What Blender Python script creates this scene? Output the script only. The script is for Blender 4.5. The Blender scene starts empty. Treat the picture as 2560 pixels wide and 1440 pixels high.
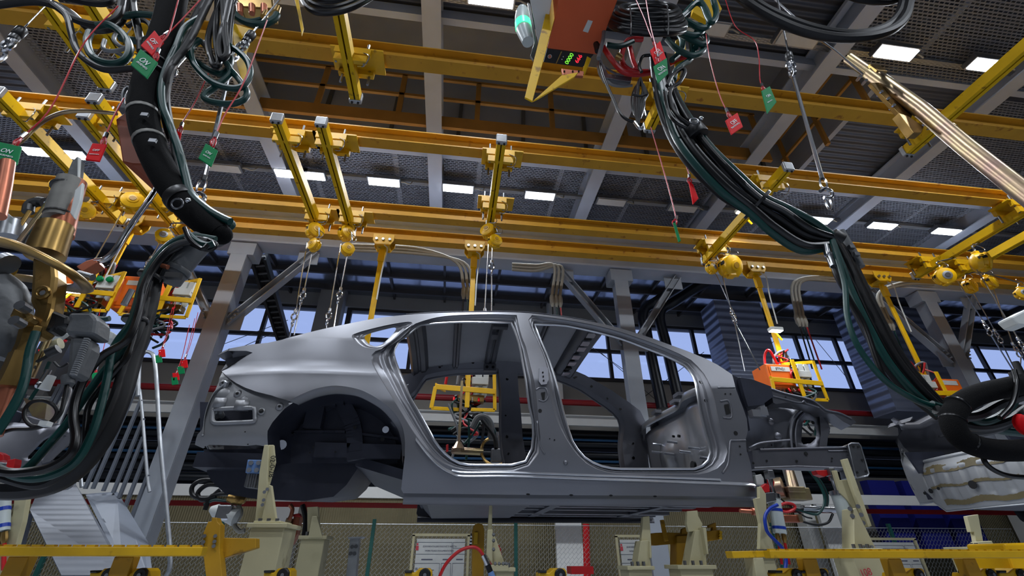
import bpy, bmesh, math, random
from mathutils import Vector as V, Matrix
from mathutils.geometry import delaunay_2d_cdt
random.seed(7)
S = bpy.context.scene
COL = S.collection
PI = math.pi
# ------------------------------------------------------------ camera (origin of the scene is the lens; floor at FZ)
F = 1144.0; FZ = -0.9
PIT = math.radians(30.47); YAW = math.radians(7.3)
sp, cp, sy, cy = math.sin(PIT), math.cos(PIT), math.sin(YAW), math.cos(YAW)
CF = V((sy*cp, cy*cp, sp)); CR = V((cy, -sy, 0)); CU = V((-sy*sp, -cy*sp, cp))
cam = bpy.data.cameras.new('camera'); cam.sensor_width = 36; cam.lens = 36*F/2560; cam.clip_start = .05
co = bpy.data.objects.new('camera', cam); COL.objects.link(co)
co.rotation_euler = (PI/2+PIT, 0, -YAW); S.camera = co
S.view_settings.view_transform = 'Standard'; S.view_settings.look = 'None'; S.view_settings.gamma = 1
S.view_settings.use_curve_mapping = False; S.view_settings.exposure = 0
S.cycles.max_bounces = 5; S.cycles.diffuse_bounces = 3; S.cycles.glossy_bounces = 3; S.cycles.transparent_max_bounces = 10
S.cycles.transmission_bounces = 3; S.cycles.sample_clamp_indirect = 4; S.cycles.use_denoising = True
S.cycles.caustics_reflective = False; S.cycles.caustics_refractive = False

def ray(x, y): return CF+CR*((x-1280)/F)+CU*((720-y)/F)
def P(x, y, Y):                       # the point of the place at depth Y that stands at this spot of the photo
    d = ray(x, y); return d*(Y/d.y)
def PZ(x, y, Z): d = ray(x, y); return d*(Z/d.z)
def PX(x, y, X): d = ray(x, y); return d*(X/d.x)
def PL(pts, Y): return [P(x, y, Y) for x, y in pts]
def PV(pts): return [P(x, y, Y) for x, y, Y in pts]

# ------------------------------------------------------------ materials
def lin(c): c = c/255; return c/12.92 if c <= .04045 else ((c+.055)/1.055)**2.4
def rgb(c): return (lin(c[0]), lin(c[1]), lin(c[2]), 1)
def mat(name, c, rough=.5, metal=0, var=.12, scale=6, bump=0, bscale=60, emit=None, es=0, c2=None, wear=None, spec=None):
    m = bpy.data.materials.new(name); m.use_nodes = True; nt = m.node_tree; b = nt.nodes['Principled BSDF']
    N = nt.nodes.new; L = nt.links.new
    b.inputs['Roughness'].default_value = rough; b.inputs['Metallic'].default_value = metal
    if spec is not None: b.inputs['Specular IOR Level'].default_value = spec
    a = rgb(c); d = rgb(c2) if c2 else tuple(v*(1-var) for v in a[:3])+(1,)
    tc = N('ShaderNodeTexCoord'); no = N('ShaderNodeTexNoise'); no.inputs['Scale'].default_value = scale; no.inputs['Detail'].default_value = 5
    L(tc.outputs['Object'], no.inputs['Vector'])
    cr = N('ShaderNodeValToRGB'); cr.color_ramp.elements[0].position = .35; cr.color_ramp.elements[1].position = .65
    cr.color_ramp.elements[0].color = d; cr.color_ramp.elements[1].color = a
    L(no.outputs['Fac'], cr.inputs['Fac']); out = cr.outputs['Color']
    if wear:                          # chips and grime of their own shape
        n2 = N('ShaderNodeTexNoise'); n2.inputs['Scale'].default_value = wear[1]; n2.inputs['Detail'].default_value = 8
        L(tc.outputs['Object'], n2.inputs['Vector'])
        c3 = N('ShaderNodeValToRGB'); c3.color_ramp.elements[0].position = .62; c3.color_ramp.elements[1].position = .72
        L(n2.outputs['Fac'], c3.inputs['Fac'])
        mx = N('ShaderNodeMixRGB'); mx.inputs['Color2'].default_value = rgb(wear[0]); L(c3.outputs['Color'], mx.inputs['Fac']); L(out, mx.inputs['Color1']); out = mx.outputs['Color']
    L(out, b.inputs['Base Color'])
    if bump:
        n3 = N('ShaderNodeTexNoise'); n3.inputs['Scale'].default_value = bscale; L(tc.outputs['Object'], n3.inputs['Vector'])
        bp = N('ShaderNodeBump'); bp.inputs['Strength'].default_value = bump; bp.inputs['Distance'].default_value = .01
        L(n3.outputs['Fac'], bp.inputs['Height']); L(bp.outputs['Normal'], b.inputs['Normal'])
    if emit:
        b.inputs['Emission Color'].default_value = rgb(emit); b.inputs['Emission Strength'].default_value = es
    return m
M = {}
def dm(k, *a, **kw): M[k] = mat(k, *a, **kw)
dm('runway yellow', (202,150,42), .5, 0, .14, 3, wear=((150,96,24), 9), spec=.3)
dm('hoist yellow', (246,190,14), .35, 0, .12, 5)
dm('rail yellow', (226,180,18), .5, 0, .12, 4, wear=((150,110,20), 14), spec=.2)
dm('fixture yellow', (226,176,14), .45, 0, .2, 6, wear=((120,86,20), 10))
dm('ochre yellow', (190,142,22), .5, 0, .2, 6, wear=((90,66,20), 12))
dm('column grey', (160,166,174), .5, .1, .12, 2)
dm('girder grey', (170,178,192), .55, 0, .12, 2)
dm('dark girder', (86,84,80), .6, 0, .15, 2)
dm('deck', (100,103,110), .5, .3, .2, 2)
dm('monitor panel', (158,161,168), .6, 0, .12, 1.5)
dm('wall panel', (158,153,144), .7, 0, .08, 1)
dm('wall beam', (148,147,145), .7, 0, .1, 1)
dm('concrete', (170,176,187), .5, 0, .2, 2)
dm('white paint', (214,214,210), .5, 0, .06, 3)
dm('fixture cream', (196,188,150), .5, 0, .1, 5, wear=((150,140,104), 8))
dm('galvanised', (176,180,184), .42, .7, .18, 14)
dm('chrome', (214,216,220), .18, 1, .1, 12)
dm('steel', (150,152,156), .34, .9, .2, 12)
dm('brass', (166,134,78), .32, .9, .3, 9, wear=((92,70,40), 12))
dm('zinc gold', (176,160,116), .32, .9, .25, 5, c2=(150,124,112))
dm('copper', (186,112,84), .4, .7, .25, 9)
dm('rubber', (17,17,19), .45, 0, .2, 8, spec=.35)
dm('glossy rubber', (14,14,16), .3, 0, .2, 8, spec=.45)
dm('fabric wrap', (16,16,17), .9, 0, .2, 30, bump=.25, bscale=240, spec=.12)
dm('green hose', (8,58,54), .38, 0, .2, 10, spec=.4)
dm('red hose', (190,24,28), .35, 0, .15, 10)
dm('grey hose', (120,122,124), .4, 0, .1, 10)
dm('blue hose', (24,60,170), .35, 0, .1, 10)
dm('red paint', (196,26,30), .4, 0, .12, 6)
dm('pipe red', (150,24,28), .45, 0, .15, 3)
dm('red plastic', (222,12,22), .6, 0, .04, 20, spec=.15)
dm('green plastic', (0,128,72), .6, 0, .04, 20, spec=.15)
dm('red cord', (196,30,40), .35, 0, .1, 30)
dm('orange paint', (240,112,26), .4, 0, .08, 5)
dm('cabinet orange', (206,92,50), .5, 0, .1, 3)
dm('black plastic', (22,22,24), .4, 0, .2, 10)
dm('dark grey plastic', (84,86,88), .5, 0, .1, 10, bump=.1)
dm('tape grey', (120,118,112), .5, .2, .2, 20)
dm('light plastic', (206,208,204), .4, 0, .06, 10)
dm('cable sleeve grey', (150,146,134), .6, 0, .1, 10)
dm('pipe black', (26,30,36), .35, .2, .2, 3)
dm('pipe blue', (40,82,120), .3, .3, .2, 3)
dm('fence green', (14,70,64), .5, 0, .1, 5)
dm('navy panel', (18,24,110), .5, 0, .1, 3)
dm('ink', (90,92,110), .7, 0, .05, 3)
dm('ink red', (200,70,80), .7, 0, .05, 3)
dm('ink black', (24,24,26), .7, 0, .05, 3)
dm('ink white', (236,238,236), .6, 0, .03, 3)
dm('blue block', (110,146,200), .45, .1, .1, 8)
dm('frame dark', (62,60,60), .6, .1, .1, 3)
dm('frosted', (196,206,206), .35, 0, .06, 8)
dm('body steel', (132,133,139), .4, .65, .06, 2.2)
dm('body inner', (122,123,130), .4, .75, .16, 4, bump=.03, bscale=14)
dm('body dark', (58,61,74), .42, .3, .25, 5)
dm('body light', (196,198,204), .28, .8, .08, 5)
dm('lining grey', (196,197,202), .5, .2, .08, 4)
dm('sealed steel', (168,170,172), .45, .5, .1, 5, wear=((128,112,70), 3.2))
dm('stair grey', (98,104,114), .5, .2, .12, 3)
dm('shaded yellow', (168,122,58), .65, 0, .15, 3, spec=.2)  # railing yellow with the shade of the raised roof mixed into the colour
dm('panel grey', (146,147,150), .45, .55, .1, 4)
dm('brown paint', (134,62,34), .5, 0, .1, 4, spec=.3)
dm('sealant', (112,100,68), .6, 0, .2, 8)
dm('hole black', (6,6,7), .7)
dm('green digits', (20,60,10), .4, emit=(120,230,60), es=1.6)
dm('red digits', (60,6,10), .4, emit=(255,40,60), es=1.8)
dm('green lamp', (40,160,100), .3, emit=(60,235,150), es=2.2)
dm('lamp white', (240,240,240), .4, emit=(244,246,255), es=26)
dm('task lamp', (240,240,240), .4, emit=(255,250,240), es=22)
dm('lamp off', (190,192,190), .4)

def nodes_mat(name):
    m = bpy.data.materials.new(name); m.use_nodes = True; M[name] = m
    return m.node_tree, m.node_tree.nodes['Principled BSDF'], m.node_tree.nodes['Material Output']
def holes(name, c, rough, metal, sx, sy_, mortar, swz=None, rot=0):     # sheet with real openings: brick pattern, bricks are open
    nt, b, o = nodes_mat(name); N = nt.nodes.new; L = nt.links.new
    b.inputs['Base Color'].default_value = rgb(c); b.inputs['Roughness'].default_value = rough; b.inputs['Metallic'].default_value = metal
    tc = N('ShaderNodeTexCoord'); mp = N('ShaderNodeMapping'); mp.inputs['Rotation'].default_value = rot if rot else (0,0,0); mp.inputs['Scale'].default_value = (sx, sy_, sx)
    br = N('ShaderNodeTexBrick'); br.inputs['Scale'].default_value = 1; br.inputs['Mortar Size'].default_value = mortar; br.inputs['Mortar Smooth'].default_value = .0
    br.inputs['Brick Width'].default_value = 1; br.inputs['Row Height'].default_value = .5
    L(tc.outputs['Object'], mp.inputs['Vector']); L(mp.outputs['Vector'], br.inputs['Vector'])
    tr = N('ShaderNodeBsdfTransparent'); mx = N('ShaderNodeMixShader')
    L(br.outputs['Fac'], mx.inputs['Fac']); L(tr.outputs['BSDF'], mx.inputs[1]); L(b.outputs['BSDF'], mx.inputs[2]); L(mx.outputs['Shader'], o.inputs['Surface'])
holes('expanded mesh', (116,119,126), .5, .3, 13, 11, .12)
holes('perforated steel', (168,170,172), .4, .6, 9, 30, .14)
holes('chain link', (150,154,154), .5, .5, 9, 18, .022, rot=(PI/2, math.radians(0), math.radians(45)))
def waves(name, c, rough, metal, axis, scale, dist=.02, c2=None):       # corrugated sheet
    nt, b, o = nodes_mat(name); N = nt.nodes.new; L = nt.links.new
    b.inputs['Roughness'].default_value = rough; b.inputs['Metallic'].default_value = metal
    tc = N('ShaderNodeTexCoord'); w = N('ShaderNodeTexWave'); w.bands_direction = axis; w.inputs['Scale'].default_value = scale
    L(tc.outputs['Object'], w.inputs['Vector'])
    bp = N('ShaderNodeBump'); bp.inputs['Distance'].default_value = dist; L(w.outputs['Fac'], bp.inputs['Height']); L(bp.outputs['Normal'], b.inputs['Normal'])
    cr = N('ShaderNodeValToRGB'); cr.color_ramp.elements[0].color = rgb(c2 or tuple(int(v*.8) for v in c)); cr.color_ramp.elements[1].color = rgb(c)
    no = N('ShaderNodeTexNoise'); no.inputs['Scale'].default_value = 1.3; L(tc.outputs['Object'], no.inputs['Vector']); L(no.outputs['Fac'], cr.inputs['Fac']); L(cr.outputs['Color'], b.inputs['Base Color'])
waves('corrugated beige', (136,126,94), .55, .1, 'X', 5.5)
waves('corrugated deck', (104,107,116), .5, .3, 'Y', 2.4, .05)
waves('corrugated blue', (150,158,180), .45, .4, 'Z', 1.3, .04)
waves('aisle roof', (176,182,196), .25, .9, 'X', 1.0, .004)
waves('tread plate', (104,108,116), .5, .4, 'Z', 6.0, .003)
def glass(name):
    nt, b, o = nodes_mat(name); N = nt.nodes.new; L = nt.links.new
    g = N('ShaderNodeBsdfGlossy'); g.inputs['Roughness'].default_value = .05; t = N('ShaderNodeBsdfTransparent'); t.inputs['Color'].default_value = (.98,.985,1,1)
    mx = N('ShaderNodeMixShader'); mx.inputs['Fac'].default_value = .06
    L(t.outputs['BSDF'], mx.inputs[1]); L(g.outputs['BSDF'], mx.inputs[2]); L(mx.outputs['Shader'], o.inputs['Surface'])
glass('window glass')

# ------------------------------------------------------------ mesh building
def frame(d):
    d = d.normalized(); u = d.cross(V((0,0,1)))
    if u.length < 1e-4: u = d.cross(V((0,1,0)))
    u.normalize(); return u, u.cross(d).normalized()*1
def smooth(pts, n=8, closed=False):
    pts = [V(p) for p in pts]; out = []; k = len(pts)
    if k < 3 and not closed: return pts
    rng = range(k if closed else k-1)
    for i in rng:
        if closed: a, b, c, d = pts[i-1], pts[i], pts[(i+1) % k], pts[(i+2) % k]
        else:
            b, c = pts[i], pts[i+1]; a = pts[i-1] if i else b*2-c; d = pts[i+2] if i+2 < k else c*2-b
        for j in range(n):
            t = j/n; out.append(.5*((2*b)+(c-a)*t+(2*a-5*b+4*c-d)*t*t+(3*b-a-3*c+d)*t**3))
    if not closed: out.append(pts[-1])
    return out
def resample(pts, n):
    L = [0]
    for a, b in zip(pts, pts[1:]): L.append(L[-1]+(V(b)-V(a)).length)
    out = []; j = 0
    for i in range(n):
        s = L[-1]*i/(n-1)
        while j < len(L)-2 and L[j+1] < s: j += 1
        t = 0 if L[j+1] == L[j] else (s-L[j])/(L[j+1]-L[j]); out.append(V(pts[j]).lerp(V(pts[j+1]), min(1, t)))
    return out

class MB:
    def __init__(s): s.v = []; s.f = []; s.fm = []; s.cur = 0; s.nrm = {}
    def use(s, i): s.cur = i; return s
    def add(s, vs, fs):
        o = len(s.v); s.v += [V(v) for v in vs]; s.f += [tuple(i+o for i in f) for f in fs]; s.fm += [s.cur]*len(fs); return s
    def hexa(s, b, t):                 # bottom and top loops of equal length
        n = len(b); fs = [tuple(range(n))[::-1], tuple(range(n, 2*n))]+[(i, (i+1) % n, n+(i+1) % n, n+i) for i in range(n)]
        return s.add(list(b)+list(t), fs)
    def box(s, c, d, rz=0, R=None):
        c = V(c); R = R or Matrix.Rotation(rz, 3, 'Z'); x, y, z = d[0]/2, d[1]/2, d[2]/2
        q = [(-x,-y),(x,-y),(x,y),(-x,y)]
        return s.hexa([c+R@V((a, b, -z)) for a, b in q], [c+R@V((a, b, z)) for a, b in q])
    def bar(s, a, b, w, h, up=None):   # rectangular bar a-b, w across, h along 'up'
        a, b = V(a), V(b); d = (b-a).normalized()
        if up is None: u, n = frame(d)
        else:
            u = d.cross(V(up)).normalized(); n = u.cross(d).normalized()
        q = [u*x*w/2+n*y*h/2 for x, y in ((-1,-1),(1,-1),(1,1),(-1,1))]
        return s.hexa([a+v for v in q], [b+v for v in q])
    def prof(s, a, b, poly, up=(0,0,1)):  # closed profile (u,n) swept straight a-b
        a, b = V(a), V(b); d = (b-a).normalized(); u = d.cross(V(up)).normalized(); n = u.cross(d).normalized()
        return s.hexa([a+u*x+n*y for x, y in poly], [b+u*x+n*y for x, y in poly])
    def ibeam(s, a, b, w, h, t=.014):
        i = [(-w/2,0),(w/2,0),(w/2,t),(t/2,t),(t/2,h-t),(w/2,h-t),(w/2,h),(-w/2,h),(-w/2,h-t),(-t/2,h-t),(-t/2,t),(-w/2,t)]
        return s.prof(a, b, i)
    def tube(s, pts, r, n=8, closed=False, cap=True, flat=1):
        pts = [V(p) for p in pts]; k = len(pts); rr = r if isinstance(r, (list, tuple)) else [r]*k
        T = []
        for i in range(k):
            if closed: d = pts[(i+1) % k]-pts[i-1]
            else: d = pts[min(i+1, k-1)]-pts[max(i-1, 0)]
            T.append(d.normalized() if d.length > 1e-9 else V((0,0,1)))
        u, w = frame(T[0]); vs = []
        for i in range(k):
            u = (u-T[i]*u.dot(T[i])); u = u.normalized() if u.length > 1e-6 else frame(T[i])[0]
            w = T[i].cross(u)
            for j in range(n):
                a = 2*PI*j/n; vs.append(pts[i]+(u*math.cos(a)+w*math.sin(a)*flat)*rr[i])
        fs = []
        for i in range(k if closed else k-1):
            for j in range(n):
                a, b = i*n+j, i*n+(j+1) % n; c = ((i+1) % k)*n
                fs.append((a, b, c+(j+1) % n, c+j))
        if not closed and cap: fs += [tuple(range(n))[::-1], tuple(range((k-1)*n, k*n))]
        return s.add(vs, fs)
    def lathe(s, o, axis, prof, n=20):  # prof: (distance along axis, radius)
        o = V(o); d = V(axis).normalized(); return s.tube([o+d*h for h, r in prof], [max(r, 1e-4) for h, r in prof], n) if all(prof[i][0] < prof[i+1][0] for i in range(len(prof)-1)) else s._rev(o, d, prof, n)
    def _rev(s, o, d, prof, n):
        u, w = frame(d); vs = []; fs = []; k = len(prof)
        for h, r in prof:
            for j in range(n): a = 2*PI*j/n; vs.append(o+d*h+(u*math.cos(a)+w*math.sin(a))*max(r, 1e-4))
        for i in range(k-1):
            for j in range(n): fs.append((i*n+j, i*n+(j+1) % n, (i+1)*n+(j+1) % n, (i+1)*n+j))
        fs += [tuple(range(n))[::-1], tuple(range((k-1)*n, k*n))]
        return s.add(vs, fs)
    def cyl(s, a, b, r, n=16, r2=None): return s.tube([a, b], [r, r if r2 is None else r2], n)
    def prism(s, poly, vec):           # polygon of 3-D points, thickened by vec
        vec = V(vec); p = [V(q) for q in poly]; return s.hexa(p, [q+vec for q in p])
    def grid(s, rows, closed=False):
        n = len(rows[0]); o = [q for r in rows for q in r]
        return s.add(o, [(i*n+j, i*n+(j+1) % n, (i+1)*n+(j+1) % n, (i+1)*n+j) for i in range(len(rows)-1) for j in range(n if closed else n-1)])
    def sphere(s, c, r, n=12, m=8, sc=(1,1,1)):
        c = V(c); rows = [[c+V((math.sin(PI*i/m)*math.cos(2*PI*j/n)*r*sc[0], math.sin(PI*i/m)*math.sin(2*PI*j/n)*r*sc[1], math.cos(PI*i/m)*r*sc[2])) for j in range(n)] for i in range(m+1)]
        return s.grid(rows, True)
    def build(s, name, m, parent=None, sm=False, bevel=0, solid=0, sub=0, fix=True):
        off = wloc(parent) if parent else (sum(s.v, V())/len(s.v) if s.v else V())
        me = bpy.data.meshes.new(name); me.from_pydata([tuple(v-off) for v in s.v], [], s.f); me.polygons.foreach_set('material_index', s.fm); me.update()
        if fix:
            bm = bmesh.new(); bm.from_mesh(me); bmesh.ops.remove_doubles(bm, verts=bm.verts, dist=1e-5); bmesh.ops.recalc_face_normals(bm, faces=bm.faces); bm.to_mesh(me); bm.free()
        for k in (m if isinstance(m, (list, tuple)) else [m]): me.materials.append(M[k])
        if s.nrm and not fix:          # exact normals of the pressed skin
            me.polygons.foreach_set('use_smooth', [True]*len(me.polygons)); me.update()
            me.normals_split_custom_set_from_vertices([tuple(s.nrm.get(i) or v.normal) for i, v in enumerate(me.vertices)]); sm = False
        o = bpy.data.objects.new(name, me); COL.objects.link(o)
        if parent: o.parent = parent
        else: o.location = off
        if sm:
            me.polygons.foreach_set('use_smooth', [True]*len(me.polygons))
            if sm != 'all':
                me.set_sharp_from_angle(angle=math.radians(40))
        if bevel:
            b = o.modifiers.new('bevel', 'BEVEL'); b.width = bevel; b.segments = 2; b.limit_method = 'ANGLE'; b.angle_limit = math.radians(50)
        if solid:
            b = o.modifiers.new('thickness', 'SOLIDIFY'); b.thickness = abs(solid); b.offset = -1 if solid > 0 else 1
        if sub: b = o.modifiers.new('sub', 'SUBSURF'); b.levels = b.render_levels = sub
        return o
def wloc(o):
    r = V()
    while o: r = r+o.location; o = o.parent
    return r
def tag(o, label, cat, group=None, kind=None):
    o['label'] = label; o['category'] = cat
    if group: o['group'] = group
    if kind: o['kind'] = kind
    return o
def thing(name, loc, label, cat, group=None, kind=None):
    o = bpy.data.objects.new(name, None); COL.objects.link(o); o.location = V(loc); o.empty_display_size = .1
    return tag(o, label, cat, group, kind)
def st(o, label=None):                 # the setting
    o['kind'] = 'structure'
    if label: o['label'] = label
    return o
def copy_tree(o, parent=None, dv=None):
    c = o.copy(); COL.objects.link(c)
    if parent: c.parent = parent
    if dv is not None: c.location = o.location+V(dv)
    for ch in o.children: copy_tree(ch, c)
    return c
def text(body, name, m, o, x, n, size, parent=None, ext=.0008, align='CENTER'):   # lettering: o centre, x reading direction, n facing
    cu = bpy.data.curves.new(name, 'FONT'); cu.body = body; cu.size = size; cu.align_x = align; cu.align_y = 'CENTER'; cu.extrude = ext; cu.materials.append(M[m])
    x = V(x).normalized(); n = V(n); n = (n-x*n.dot(x)).normalized(); y = n.cross(x)
    tmp = bpy.data.objects.new(name, cu); COL.objects.link(tmp)
    me = bpy.data.meshes.new_from_object(tmp.evaluated_get(bpy.context.evaluated_depsgraph_get())); bpy.data.objects.remove(tmp)
    ob = bpy.data.objects.new(name, me); COL.objects.link(ob)
    R = Matrix((x, y, n)).transposed(); ob.rotation_euler = R.to_euler(); ob.location = V(o)-(wloc(parent) if parent else V())
    if parent: ob.parent = parent
    return ob
# ============================================================ the hall
X0, X1 = -16, 24
st(MB().box((4, 4, FZ-.05), (60, 40, .1)).build('floor', 'concrete'))
# back wall at Y = 13: low corrugated wall, recess with ducts, panel band, windows, head beam
YB = 13.0
ZW0, ZW1 = 4.62, 6.6
st(MB().box((4, YB+.15, .25), (40, .3, 2.3)).build('wall_back', 'corrugated beige'))
st(MB().box((4, YB+1.0, 2.25), (40, .1, 1.8)).build('wall_recess', 'frame dark'))
st(MB().box((4, YB+.15, 3.88), (40, .3, 1.48)).build('wall_upper', 'wall panel'))
st(MB().box((4, YB+.1, 7.0), (40, .5, .8)).build('wall_head', 'wall beam'))
st(MB().box((X0-.1, 1.5, 3.5), (.2, 23, 9)).build('wall_left', 'wall beam'))
st(MB().box((X1+.1, 1.5, 3.5), (.2, 23, 9)).build('wall_right', 'corrugated blue'))
st(MB().box((4, -10, 3.5), (40, .2, 9)).build('wall_front', 'wall beam'))
# window strips between the rear columns, each with its frame and panes
def window(n, xa, xb, bays):
    e = MB(); t = .09
    e.box(((xa+xb)/2, YB, ZW0+.04), (xb-xa, .14, .1)); e.box(((xa+xb)/2, YB, ZW1-.04), (xb-xa, .14, .1))
    zm = ZW0+(ZW1-ZW0)*.5
    e.box(((xa+xb)/2, YB, zm), (xb-xa, .1, .11))
    for i in range(bays+1):
        x = xa+(xb-xa)*i/bays; e.box((x, YB, (ZW0+ZW1)/2), (t*(1.6 if i in (0, bays) else 1.1), .12, ZW1-ZW0))
    w = st(e.build('window_%d' % n, 'frame dark'))
    g = MB().box(((xa+xb)/2, YB+.02, (ZW0+ZW1)/2), (xb-xa, .008, ZW1-ZW0)).build('glass', 'window glass', w); g['label'] = 'clear glazing'
COLX = (-10.4, -3.8, 2.9, 9.55, 16.2)
window(1, -16, -10.8, 3); window(2, -10.1, -4.25, 4); window(3, -3.35, 2.5, 3); window(4, 3.3, 9.15, 4); window(5, 9.95, 15.8, 4); window(6, 16.6, 24, 4)
# rear columns (beyond the aisle) and front columns with brackets under the long girder
for i, x in enumerate(COLX):
    b = MB(); b.box((x, 12.6, 3.3), (.7 if i < 2 else .3, .36, 8.4)); c = st(b.build('rear_column', 'wall beam' if i < 2 else 'white paint'))
b = MB().box((4, 7.0, 5.0), (40, .14, .62)).box((4, 7.0, 4.66), (40, .36, .04)).box((4, 7.0, 5.32), (40, .36, .04))
gl = st(b.build('trim_1', 'girder grey'))
gl['label'] = 'long grey steel girder on the columns behind the yellow runways'
for i, x in enumerate((-3.72, 2.92, 9.3, 15.9)):
    b = MB(); z1 = 4.62
    b.box((x-.1, 7.0, (FZ+z1)/2), (.018, .24, z1-FZ)).box((x+.1, 7.0, (FZ+z1)/2), (.018, .24, z1-FZ)).box((x, 7.0, (FZ+z1)/2), (.2, .014, z1-FZ))
    b.box((x, 7.0, 4.5), (.42, .3, .24)); b.box((x-.02, 6.86, (FZ+z1)/2), (.26, .016, z1-FZ))
    c = st(b.build('column', 'column grey', bevel=.006))
    for s in (-1, 1):
        k = MB(); a, d = V((x+s*.1, 6.98, 3.15)), V((x+s*1.15, 6.98, 4.6))
        k.prof(a, d, [(-.06,-.07),(.06,-.07),(.06,.07),(.045,.07),(.045,-.05),(-.045,-.05),(-.045,.07),(-.06,.07)], up=(0,-1,0))
        k.box((x+s*.2, 6.98, 3.2), (.26, .02, .3)).box((x+s*1.05, 6.98, 4.48), (.34, .02, .26))
        for j in range(3): k.cyl((x+s*(.2+.03*j), 6.9, 3.2+.07*j), (x+s*(.2+.03*j), 6.86, 3.2+.07*j), .016, 6)
        k.build('brace', 'column grey', c)
# ceiling: deck, raised monitor in the middle with its panels, mesh panels on the low parts
MX0, MX1, MY0, MY1 = -4.6, 6.6, 3.9, 6.15
ZC = 6.75
dk = MB()
for a, b_, c_, d in ((X0, X1, -10, MY0), (X0, MX0, MY0, MY1), (MX1, X1, MY0, MY1), (X0, X1, MY1, 8.9)):
    dk.box(((a+b_)/2, (c_+d)/2, ZC+.1), (b_-a, d-c_, .1))
st(dk.build('ceiling', 'corrugated deck'))
b = MB(); zt = 9.2
b.box(((MX0+MX1)/2, MY1+.05, (ZC+zt)/2), (MX1-MX0, .1, zt-ZC)).box((MX0-.05, (MY0+MY1)/2, (ZC+zt)/2), (.1, MY1-MY0, zt-ZC)).box((MX1+.05, (MY0+MY1)/2, (ZC+zt)/2), (.1, MY1-MY0, zt-ZC)).box(((MX0+MX1)/2, MY0-.05, (ZC+zt)/2), (MX1-MX0, .1, zt-ZC))
b.box(((MX0+MX1)/2, (MY0+MY1)/2, zt), (MX1-MX0, MY1-MY0, .1))
st(b.build('ceiling_monitor', 'monitor panel'))
b = MB().box((4, 11.0, 7.05), (40, 4.3, .08))
st(b.build('ceiling_aisle', 'aisle roof'))
b = MB()
for y in (9.4, 10.4, 11.4, 12.3): b.box((4, y, 6.93), (40, .07, .16))
for k in range(26): b.box((X0+k*1.55, 10.95, 6.97), (.06, 4, .09))
st(b.build('trim_2', 'frame dark')); bpy.data.objects['trim_2']['label'] = 'dark purlins under the bluish aisle roof'
# monitor walls' cover strips and the dark struts seen on them
b = MB()
for k in range(9):
    x = MX0+.6+k*1.25; b.bar((x, MY1-.03, 6.9), (x+.02, MY1-.03, 7.9), .07, .05, up=(0,1,0))
st(b.build('trim_3', 'dark girder')); bpy.data.objects['trim_3']['label'] = 'dark struts on the raised roof panels'
# railing and catwalk edge in the monitor
rg = thing('catwalk_railing', (1, 5.5, 6.45), 'yellow catwalk railing high in the raised roof above the runways', 'railing')
MB().box((.75, 5.5, 6.5), (9.7, .06, .26)).build('kick_plate', 'shaded yellow', rg)
for z in (7.66, 7.12): MB().bar((-4.1, 5.5, z), (5.6, 5.5, z), .05, .06).build('handrail', 'shaded yellow', rg)
for k in range(8): MB().box((-4.0+k*1.36, 5.5, 7.06), (.09, .05, 1.2)).build('post', 'shaded yellow', rg)
rg2 = thing('catwalk_railing', (6.4, 4.9, 6.45), 'short yellow railing crossing the far right corner of the raised roof', 'railing')
for z in (7.5, 7.0): MB().bar((6.35, 4.0, z), (6.35, 6.0, z), .05, .05).build('handrail', 'shaded yellow', rg2)
for y in (4.1, 5.0, 5.9): MB().box((6.35, y, 6.95), (.06, .07, 1.15)).build('post', 'shaded yellow', rg2)
# roof girders along the hall depth
GX = (-9.6, -6.75, -3.55, -.64, 2.45, 5.2, 8.3, 11.2, 14.2)
for x in GX:
    b = MB().box((x, 2.5, 6.31), (.26, 13, .025)).box((x, 2.5, 6.5), (.02, 13, .4)).box((x, 2.5, 6.7), (.26, 13, .025))
    g = st(b.build('beam', 'girder grey'))
b = MB()
for y in (-6, -3, .2, 2.0, 3.75, 6.3, 8.6): b.box((4, y, 6.62), (40, .1, .2))
for k in range(24):
    x = X0+k*1.62
    b.box((x, 7.3, 6.62), (.09, 2.1, .06)); b.box((x, 1.5, 6.62), (.09, 4, .06)) if x > 3.5 or x < -4.5 else 0
st(b.build('trim_4', 'girder grey')); bpy.data.objects['trim_4']['label'] = 'secondary grey roof members between the girders'
# expanded-metal panels under the deck
def meshpanel(xa, xb, ya, yb, z):
    m = MB(); m.add([(xa, ya, z), (xb, ya, z), (xb, yb, z), (xa, yb, z)], [(0,1,2,3)]); o = st(m.build('ceiling_mesh', 'expanded mesh')); o['label'] = 'expanded metal panel under the roof deck'
xs = [X0]+list(GX)+[X1]
for a, c in zip(xs, xs[1:]):
    meshpanel(a+.15, c-.15, 6.3, 8.6, 6.58)
    if a > 4 or c < -6: meshpanel(a+.15, c-.15, -2, 3.8, 6.56)
    elif c < -3: meshpanel(a+.15, c-.15, 3.9, 6.2, 6.56)
    if a >= 8: meshpanel(a+.15, c-.15, 3.9, 6.2, 6.56)
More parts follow.
